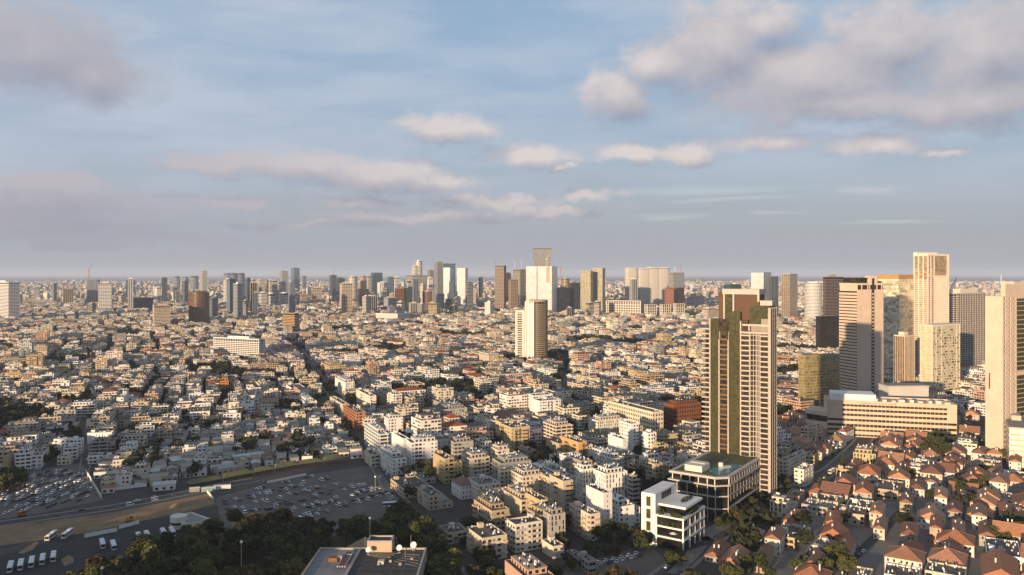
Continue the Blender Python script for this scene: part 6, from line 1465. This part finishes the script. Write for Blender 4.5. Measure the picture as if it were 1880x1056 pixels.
scatter([(838,988),(880,962),(925,1010),(900,1056),(862,1050)], 16, .6, 1.0, [0,1,0,3], 'garden tree beside the park street and the tan block', 'garden trees beside the park street', 5)
scatter([(1040,1038),(1110,1012),(1180,998),(1190,1006),(1100,1030),(1045,1050)], 12, .5, .85, [0,1,2], 'small tree along the dark paved yard', 'trees along the dark yard', 5)
scatter([(985,880),(1050,862),(1060,880),(1000,900)], 8, .6, .9, [0], 'dark tree in a court between the middle blocks', 'court trees between the middle blocks', 5)
scatter([(735,870),(800,850),(815,870),(770,905)], 10, .7, 1.0, [0,0,1], 'dark tree behind the corner shops', 'trees behind the corner shops', 5)
treespots.sort(key=lambda q: q[1]); far_t = []
for (x, y, s) in treespots:
    if not inview(x, y, 40): continue
    if y < 4600:
        i, j = int((x-OX0)/OC), int((y-OY0)/OC)
        if 0 <= i < occ.shape[1] and 0 <= j < occ.shape[0] and occ[j, i] and y < 900: continue
    if ntree < 400 and y < 900: 
        ntree += 1; tree(x, y, s*.85, r.randrange(10), r.choice([0,0,1,1,2]), 'small street tree wedged between the apartment blocks', 'street trees between the blocks')
    else: far_t.append((x, y, s))
for _ in range(2600):
    y = 4400+(r.random()**1.4)*9000; x = r.uniform(-.68,.68)*y
    far_t.append((x, y, r.uniform(1.2,2.0)*(1+(y-4400)/7000)))
lib = []
for k in range(6):
    lf = MB(); r2 = random.Random(k+900)
    for q in range(5): a = r2.uniform(0, 6.283); leafblob(lf, 2.4*math.cos(a), 2.4*math.sin(a), r2.uniform(4, 7), 2.4, 2.4, 2.0, 16, r2, 1.25)
    lib.append((np.array(lf.v), np.array(lf.f)))
vs, fs, ofs = [], [], 0
far_t = [(x, y, s*1.25 if y < 4000 else s) for x, y, s in far_t]
for i, (x, y, s) in enumerate(far_t):
    v2, f2 = lib[i % 6]; n = len(f2) if y < 2500 else 40
    vv = v2[:n*4]*s; a = i*1.7; cs, sn = math.cos(a), math.sin(a)
    vs.append(np.stack([vv[:,0]*cs-vv[:,1]*sn+x, vv[:,0]*sn+vv[:,1]*cs+y, vv[:,2]], 1)); fs.append(f2[:n]+ofs); ofs += n*4
vs, fs = np.concatenate(vs), np.concatenate(fs)
me = bpy.data.meshes.new('city_trees'); me.vertices.add(len(vs)); me.vertices.foreach_set('co', vs.astype(np.float32).ravel())
me.loops.add(len(fs)*4); me.loops.foreach_set('vertex_index', fs.astype(np.int32).ravel()); me.polygons.add(len(fs)); me.polygons.foreach_set('loop_start', np.arange(len(fs), dtype=np.int32)*4)
me.update(calc_edges=True); me.materials.append(mat('leaf_far', (.030,.036,.012), var=.4, scale=.08, rough=.8)); o = link('city_trees', me); tag(o, 'dark green trees dotted between the far city houses', 'trees', kind='stuff')
# ------------------------------------------------------------------ cars and buses
CARC = [((.78,.78,.78),'white',10),((.42,.43,.45),'silver',4),((.10,.105,.11),'grey',3),((.018,.018,.02),'black',3),((.03,.06,.14),'blue',2),((.26,.025,.02),'red',1),((.20,.14,.07),'tan',1)]
paint = {}
for c_, n_, k in CARC: paint[n_] = mat('car_paint_'+n_, c_, rough=.3, var=.03, spec=.6)
def carmesh(n_, van=False):
    b = MB(); L, W = (4.9, 1.95) if van else (4.4, 1.78); hl, hw = L/2, W/2; zt = 1.95 if van else 1.46
    prof = [(-hl,.30),(hl,.30),(hl,.62),(hl-.25,.78),(hl-1.1,.92),(-hl+.55,.95),(-hl+.05,.85)] if not van else [(-hl,.32),(hl,.32),(hl,.75),(hl-.2,.95),(hl-.9,1.05),(-hl+.1,1.05),(-hl,.95)]
    n = len(prof); i = len(b.v)
    for y, k in ((-hw, 1), (hw, 1)): b.v.extend([(x, y, z) for x, z in prof])
    b.f.append(tuple(range(i, i+n))); b.m.append(0); b.f.append(tuple(range(i+2*n-1, i+n-1, -1))); b.m.append(0)
    for k in range(n): j = (k+1) % n; b.f.append((i+j, i+k, i+n+k, i+n+j)); b.m.append(0)
    x0, x1, x2, x3 = (-hl+.45, hl-1.15, hl-2.0, -hl+1.0) if not van else (-hl+.1, hl-.9, hl-1.5, -hl+.2)
    zb = .9 if not van else 1.03; g = MB(); i = 0; q = .16
    lo = [(x0,-hw+.04,zb),(x1,-hw+.04,zb),(x1,hw-.04,zb),(x0,hw-.04,zb)]; hi = [(x3,-hw+q,zt),(x2,-hw+q,zt),(x2,hw-q,zt),(x3,hw-q,zt)]
    for k in range(4): j = (k+1) % 4; g.face([lo[k], lo[j], hi[j], hi[k]])
    b.face([(a[0]+(.03 if k in (0,3) else -.03)*-1, a[1]*1.02, zt+.01) for k, a in enumerate(hi)]); 
    w = MB()
    for x in (-hl+.8, hl-.85):
        for y in (-hw+.1, hw-.1):
            m = len(w.v); N = 8
            for s in (-.12, .12): w.v.extend([(x+.32*math.cos(2*math.pi*k/N), y+s, .32+.32*math.sin(2*math.pi*k/N)) for k in range(N)])
            for k in range(N): j = (k+1) % N; w.f.append((m+k, m+j, m+N+j, m+N+k)); w.m.append(0)
            w.f.append(tuple(range(m, m+N))); w.m.append(0); w.f.append(tuple(range(m+2*N-1, m+N-1, -1))); w.m.append(0)
    return b.mesh('car_body', [paint[n_]]), g, w
carlib = {}; gme = wme = None
for c_, n_, k in CARC:
    bm, g, w = carmesh(n_); gme = gme or g.mesh('window', [winM]); wme = wme or w.mesh('tyre', [darkM]); carlib[n_] = bm
vb, g, w = carmesh('white', True); vg, vw = g.mesh('window', [winM]), w.mesh('tyre', [darkM])
ch_ = [n_ for c_, n_, k in CARC for _ in range(k)]; cr = random.Random(99); ncar = 0
def car(x, y, a, where, z=.03):
    global ncar
    van = cr.random() < .06; n_ = 'white' if van else cr.choice(ch_)
    o = link('delivery_van' if van else 'parked_car', vb if van else carlib[n_], None, None, (x, y, z), a+cr.uniform(-.03,.03)); tag(o, '%s %s %s' % (n_, 'van' if van else 'car', where), 'van' if van else 'car', '%s %ss %s' % (n_, 'van' if van else 'car', where))
    s = link('window', vg if van else gme, o); link('tyre', vw if van else wme, o); stuff(s); stuff(o.children[1]); ncar += 1
PA = [ground(*p) for p in ((-30,896),(40,874),(150,856),(172,890),(184,914),(60,938),(-30,950))]
thA = R(-4); e1, e2 = Vector((math.cos(thA), math.sin(thA))), Vector((-math.sin(thA), math.cos(thA))); o0 = Vector(ground(80, 910))
for i in range(-18, 19):
    for j in range(-14, 14):
        x, y = o0+e1*(i*5.6+(i % 2)*-2.2)+e2*(j*5.4)
        if ncar < 175 and cr.random() < .72 and inpoly(x, y, PA): car(x, y, thA+math.pi/2, 'in the crowded car park')
PB = [ground(*p) for p in ((405,918),(520,883),(685,857),(735,928),(600,978),(420,958))]
for r_ in range(-2, 8):
    for k in range(-8, 40):
        for s in (-2.6, 2.6):
            p = a0+v_*(r_*17-16+s)+u*(k*2.7-8.6)
            if cr.random() < (.33 if r_ != 4 else .5) and inpoly(p.x, p.y, PB): car(p.x, p.y, TH_LOT+math.pi/2, 'in the large half-empty car park')
def roadcars(pxs, off, n, where):
    P_ = [Vector(ground(*p)) for p in pxs]
    for _ in range(n):
        k = cr.randrange(len(P_)-1); d = P_[k+1]-P_[k]; q = P_[k]+d*cr.random(); nn = Vector((-d.y, d.x)).normalized(); p = q+nn*cr.choice((-off, off)); car(p.x, p.y, math.atan2(d.y, d.x), where)
roadcars([(752,945),(722,905),(690,850)], 3.2, 14, 'on the market street by the car park')
roadcars([(1225,1056),(1300,992),(1370,948),(1450,905),(1530,862)], 4.6, 10, 'on the avenue past the podium')
roadcars([(1880,845),(1800,800),(1745,760)], 3.2, 10, 'on the side road by the square-windowed tower')
for k in range(16): p = ground(1070+k*7, 1040-k*1.6+(k % 2)*6); car(p[0], p[1], R(60), 'in the dark paved yard')
roadcars([(0,962),(200,933),(330,908)], 3.4, 5, 'on the road beside the sandy strip')
roadcars([(1548,1040),(1610,985),(1665,930)], 2.0, 7, 'in the lane between the red-roofed houses')
for px in (52, 62, 70, 80, 178, 186): x, y = ground(px, 862 if px < 100 else 868); car(x, y, .3, 'at the back edge of the crowded car park')
busM = mat('bus_white', (.60,.61,.62), rough=.35, var=.05, spec=.5)
def bus(x, y, a, label):
    o = empty('bus', (x, y, .03), a); tag(o, label, 'bus', 'buses standing in the yard'); b = MB(); L, W = 12., 2.55
    b.prism([(-L/2,-W/2),(L/2-.3,-W/2),(L/2,-W/2+.3),(L/2,W/2-.3),(L/2-.3,W/2),(-L/2,W/2)], .35, 1.25); b.prism([(-L/2,-W/2),(L/2-.3,-W/2),(L/2,-W/2+.3),(L/2,W/2-.3),(L/2-.3,W/2),(-L/2,W/2)], 2.75, 3.1, bot=True)
    for k in range(9):
        for s in (-1, 1): b.box(-L/2+k*1.45, -L/2+k*1.45+.12, s*(W/2-.06)-.06, s*(W/2-.06)+.06, 1.25, 2.75)
    b.build('body', busM, o)
    b = MB(); b.box(-L/2+.06, L/2-.32, -W/2+.08, W/2-.08, 1.25, 2.75); b.build('side_window', winM, o); b = MB(); b.box(L/2-.32, L/2-.04, -W/2+.32, W/2-.32, 1.2, 2.75); b.build('windscreen', winM, o)
    b = MB(); b.box(-L/2+1.2, -L/2+4, -.8, .8, 3.1, 3.4); b.box(1, 3, -.8, .8, 3.1, 3.35); b.build('roof_unit', tankM, o)
    b = MB()
    for xx in (-L/2+2.6, L/2-2.7):
        for s in (-1, 1):
            N = 10; m = len(b.v)
            for q in (-.15, .15): b.v.extend([(xx+.5*math.cos(2*math.pi*k/N), s*(W/2-.12)+q, .5+.5*math.sin(2*math.pi*k/N)) for k in range(N)])
            for k in range(N): j = (k+1) % N; b.f.append((m+k,m+j,m+N+j,m+N+k)); b.m.append(0)
            b.f.append(tuple(range(m,m+N))); b.m.append(0); b.f.append(tuple(range(m+2*N-1,m+N-1,-1))); b.m.append(0)
    b.build('tyre', darkM, o)
for i, (px, py) in enumerate(((19,1046),(38,1042),(58,1037),(78,1032),(98,1027))): x, y = ground(px, py); bus(x, y, R(-62), '%s white bus from the picture edge in the front row of five' % ['first','second','third','fourth','fifth'][i])
for px, py, a, l in ((94,988,98,'white bus parked slantwise beside the sandy strip, left one'),(124,984,98,'white bus parked slantwise beside the sandy strip, right one'),(188,1003,-58,'white bus half hidden by park trees, left of a pair'),(208,1006,-58,'white bus half hidden by park trees, right of a pair'),(255,991,-58,'lone white bus before the white station'),(270,988,-58,'grey topped bus beside the lone one before the station'),(300,983,-58,'white bus nearest the round station turret'),(316,981,-58,'white bus second from the round station turret'),(718,930,12,'white bus passing at the car park entrance'),(1528,868,50,'white bus driving up the avenue'),(1797,812,35,'white bus on the side road by the square-windowed tower')):
    x, y = ground(px, py); bus(x, y, R(a), l)
# site things on the sandy strip
def site_box(px, py, w, d, h_, a, m, name, label, cat):
    x, y = ground(px, py); o = empty(name, (x, y, .05), R(a)); b = MB(); b.box(-w/2, w/2, -d/2, d/2, .15, h_); b.build('body', m, o)
    b = MB()
    for k in range(int(w/.6)): b.box(-w/2+k*.6, -w/2+k*.6+.2, -d/2-.05, -d/2, .3, h_-.2)
    b.build('rib', m, o); b = MB(); b.box(-w/2-.1, w/2+.1, -d/2-.1, d/2+.1, h_, h_+.15); b.build('roof', tankM, o); tag(o, label, cat)
site_box(383,902,10,3,2.8,20,mat('mint_container', (.30,.42,.38)),'shipping_container','pale mint container beside the market tents','container')
site_box(408,898,12,3,2.8,16,whiteM,'shipping_container','white container at the car park corner','container')
site_box(357,903,7,3,3,20,concM,'kiosk','small grey kiosk beside the mint container','kiosk')
def fence(p, q, h_, label):
    a_, e_ = Vector(ground(*p)), Vector(ground(*q)); L = (e_-a_).length; o = empty('site_fence', (a_.x, a_.y, 0), math.atan2(e_.y-a_.y, e_.x-a_.x)); n = max(2, int(L/2.5)); b = MB(); b.box(.04, L/n-.04, -.04, .04, .1, h_); m = b.mesh('panel', [whiteM]); ps = MB(); ps.box(-.07,.07,-.07,.07,0,h_+.2); pm_ = ps.mesh('post', [darkM])
    for k in range(n): link('panel', m, o, None, (k*L/n, 0, 0)); link('post', pm_, o, None, (k*L/n, .12, 0))
    tag(o, label, 'fence')
fence((157,868), (186,916), 3.2, 'white panel fence right of the crowded car park'); fence((155,988), (215,976), 2.6, 'white hoarding between the bus yard and the sand'); fence((203,902), (268,893), 2.6, 'white wall below the market lane'); fence((218,972), (256,962), 2.6, 'pale hoarding beside the yellow digger'); fence((490,888), (562,873), 2.0, 'white barrier under the olive tents'); fence((380,905), (392,918), 2.2, 'short white fence at the corner of the large car park')
def machine(px, py, m, label):
    x, y = ground(px, py); o = empty('digger', (x, y, .05), .3); b = MB(); b.box(-2,2,-1.2,1.2,.9,2.2); b.box(-1.9,.2,-1.1,.9,2.2,3.0); b.build('body', m, o); b = MB(); b.box(.3,1.8,-.2,1.1,2.2,3.3); b.build('cab', winM, o); b = MB(); b.box(-2.2,2.2,-1.4,-.8,0,.9); b.box(-2.2,2.2,.8,1.4,0,.9); b.build('track', darkM, o); b = MB(); b.bar((1.8,-.6,1.8),(4.5,-.6,4),.4); b.bar((4.5,-.6,4),(6,-.6,1.2),.35); b.box(5.6,6.6,-1.1,-.1,.5,1.3); b.build('arm', m, o); tag(o, label, 'digger')
machine(238,958,mat('machine_yellow', (.50,.28,.02)),'yellow digger on the sandy strip'); machine(40,948,mat('machine_orange', (.42,.10,.02)),'orange truck-like machine on the road by the crowded car park')
b = MB(); x, y = ground(325, 930); b.cyl(x, y, .05, 2.6, 5, 12, 0, .6); tag(b.build('earth_mound', sandM), 'small conical mound of brown earth on the sandy strip', 'mound')
# seafront hotels behind the viewer: their long evening shadow lies over the car parks and the market
for i, (x, y, w, d, h_) in enumerate(((-455,-70,82,26,96),(-560,-40,84,26,100),(-668,0,86,26,95),(-780,40,88,26,100),(-900,80,90,26,98))):
    tower((x, y), w, d, R(8), h_, 'bands', WHITE, 'grey', 'pale seafront hotel slab, number %s counted from the park' % NUM[i+1], fl=3.4, name='seafront_hotel', plant=False)
# ------------------------------------------------------------------ air
b = MB(); b.box(-61000, 61000, -3000, 61000, -1, 320, 0, bot=True)
hz = bpy.data.materials.new('haze_air'); hz.use_nodes = True; nt = hz.node_tree; nt.nodes.clear(); pv = nt.nodes.new('ShaderNodeVolumePrincipled'); ho = nt.nodes.new('ShaderNodeOutputMaterial'); nt.links.new(pv.outputs[0], ho.inputs[1])
pv.inputs['Color'].default_value = rgb(.68,.80,1.0); pv.inputs['Density'].default_value = 4.0e-5; pv.inputs['Anisotropy'].default_value = 0.0
tag(b.build('haze', hz), 'thin bluish evening haze over the city', 'haze', kind='stuff')
# ------------------------------------------------------------------ labels that single each house out
LM = [((440,905),'the large car park'),((90,900),'the crowded car park'),((655,790),'the orange scaffolded block'),((697,830),'the white banded corner block'),((800,800),'the cupola hall'),((980,620),'the bronze cylindrical tower'),((1160,760),'the cream gridded office'),((1250,790),'the brown cubic office'),((1100,950),'the white blank slab'),
 ((1235,960),'the white framed block'),((1340,930),'the tall green-glass tower'),((1640,770),'the long beige office'),((1500,700),'the golden glass cube'),((440,640),'the white square-grid block'),((535,595),'the striped sandy block'),((160,800),'the narrow left lane'),((490,860),'the olive tents'),((670,1020),'the near rooftop'),((885,1010),'the tan block at the bottom'),((1500,960),'the pink walled house'),((1610,920),'the big white red-roofed house'),((1830,760),'the square-windowed tower'),((1725,680),'the cream glass tower')]
ORD = ['','second ','third ','fourth ','fifth ','sixth ','seventh ','eighth ','ninth ','tenth ','eleventh ','twelfth ','thirteenth ','fourteenth ','fifteenth ','sixteenth ']
used = {}
BLD.sort(key=lambda q: topix(*q['c'])[0])
for q in BLD:
    px, py = topix(*q['c']); py_m = topix(q['c'][0], q['c'][1], q['h']/2)[1]
    (lx, ly), nm = min(LM, key=lambda l: (l[0][0]-px)**2+((l[0][1]-py)*1.6)**2)
    dx, dy = px-lx, (py-ly)*1.6
    rel = ('right of' if dx > 0 else 'left of') if abs(dx) > abs(dy) else ('in front of' if dy > 0 else 'behind')
    ft = q['feats'][0] if q['feats'] else 'with plain walls'
    kind = {'block':'%s-storey block' % NUM[min(q['floors'],12)], 'house':'%s-storey house' % NUM[q['floors']], 'shed':'market shed'}[q['kind']]
    colr_ = q['color']+('-roofed' if q['kind'] == 'shed' else '')
    key = '%s %s %s %s %s' % (colr_, kind, ft, rel, nm); n = used.get(key, 0); used[key] = n+1
    lab = key
    tag(q['o'], lab, {'block':'building','house':'house','shed':'shed'}[q['kind']], {'block':'apartment blocks of the inner city','house':'red-roofed houses of the old quarter','shed':'sheds of the street market'}[q['kind']])
bylab = {}
for o in col.objects:
    if o.parent is None and o.get('label') and o.get('kind') not in ('structure', 'stuff'): bylab.setdefault(o['label'], []).append(o)
def nth(k): return '%d%s' % (k, 'th' if 10 < k % 100 < 14 else {1:'st',2:'nd',3:'rd'}.get(k % 10, 'th'))
for lab, os_ in bylab.items():
    if len(os_) > 1:
        os_.sort(key=lambda o: topix(o.location.x, max(o.location.y, 1))[0])
        for k, o in enumerate(os_): o['label'] = '%s, %s from left' % (lab, nth(k+1))
for o in col.objects:
    if o.parent is None and o.get('label'):
        w_ = o['label'].split()
        if len(w_) > 16: w_ = [x for x in w_ if x not in ('a', 'the')]
        o['label'] = ' '.join(w_[:16])
print('COUNTS blocks', nap, 'houses', nho, 'sheds', cnt, 'trees', ntree, 'cars', ncar, 'far', len(farB), 'fartrees', len(far_t), 'objs', len(col.objects))
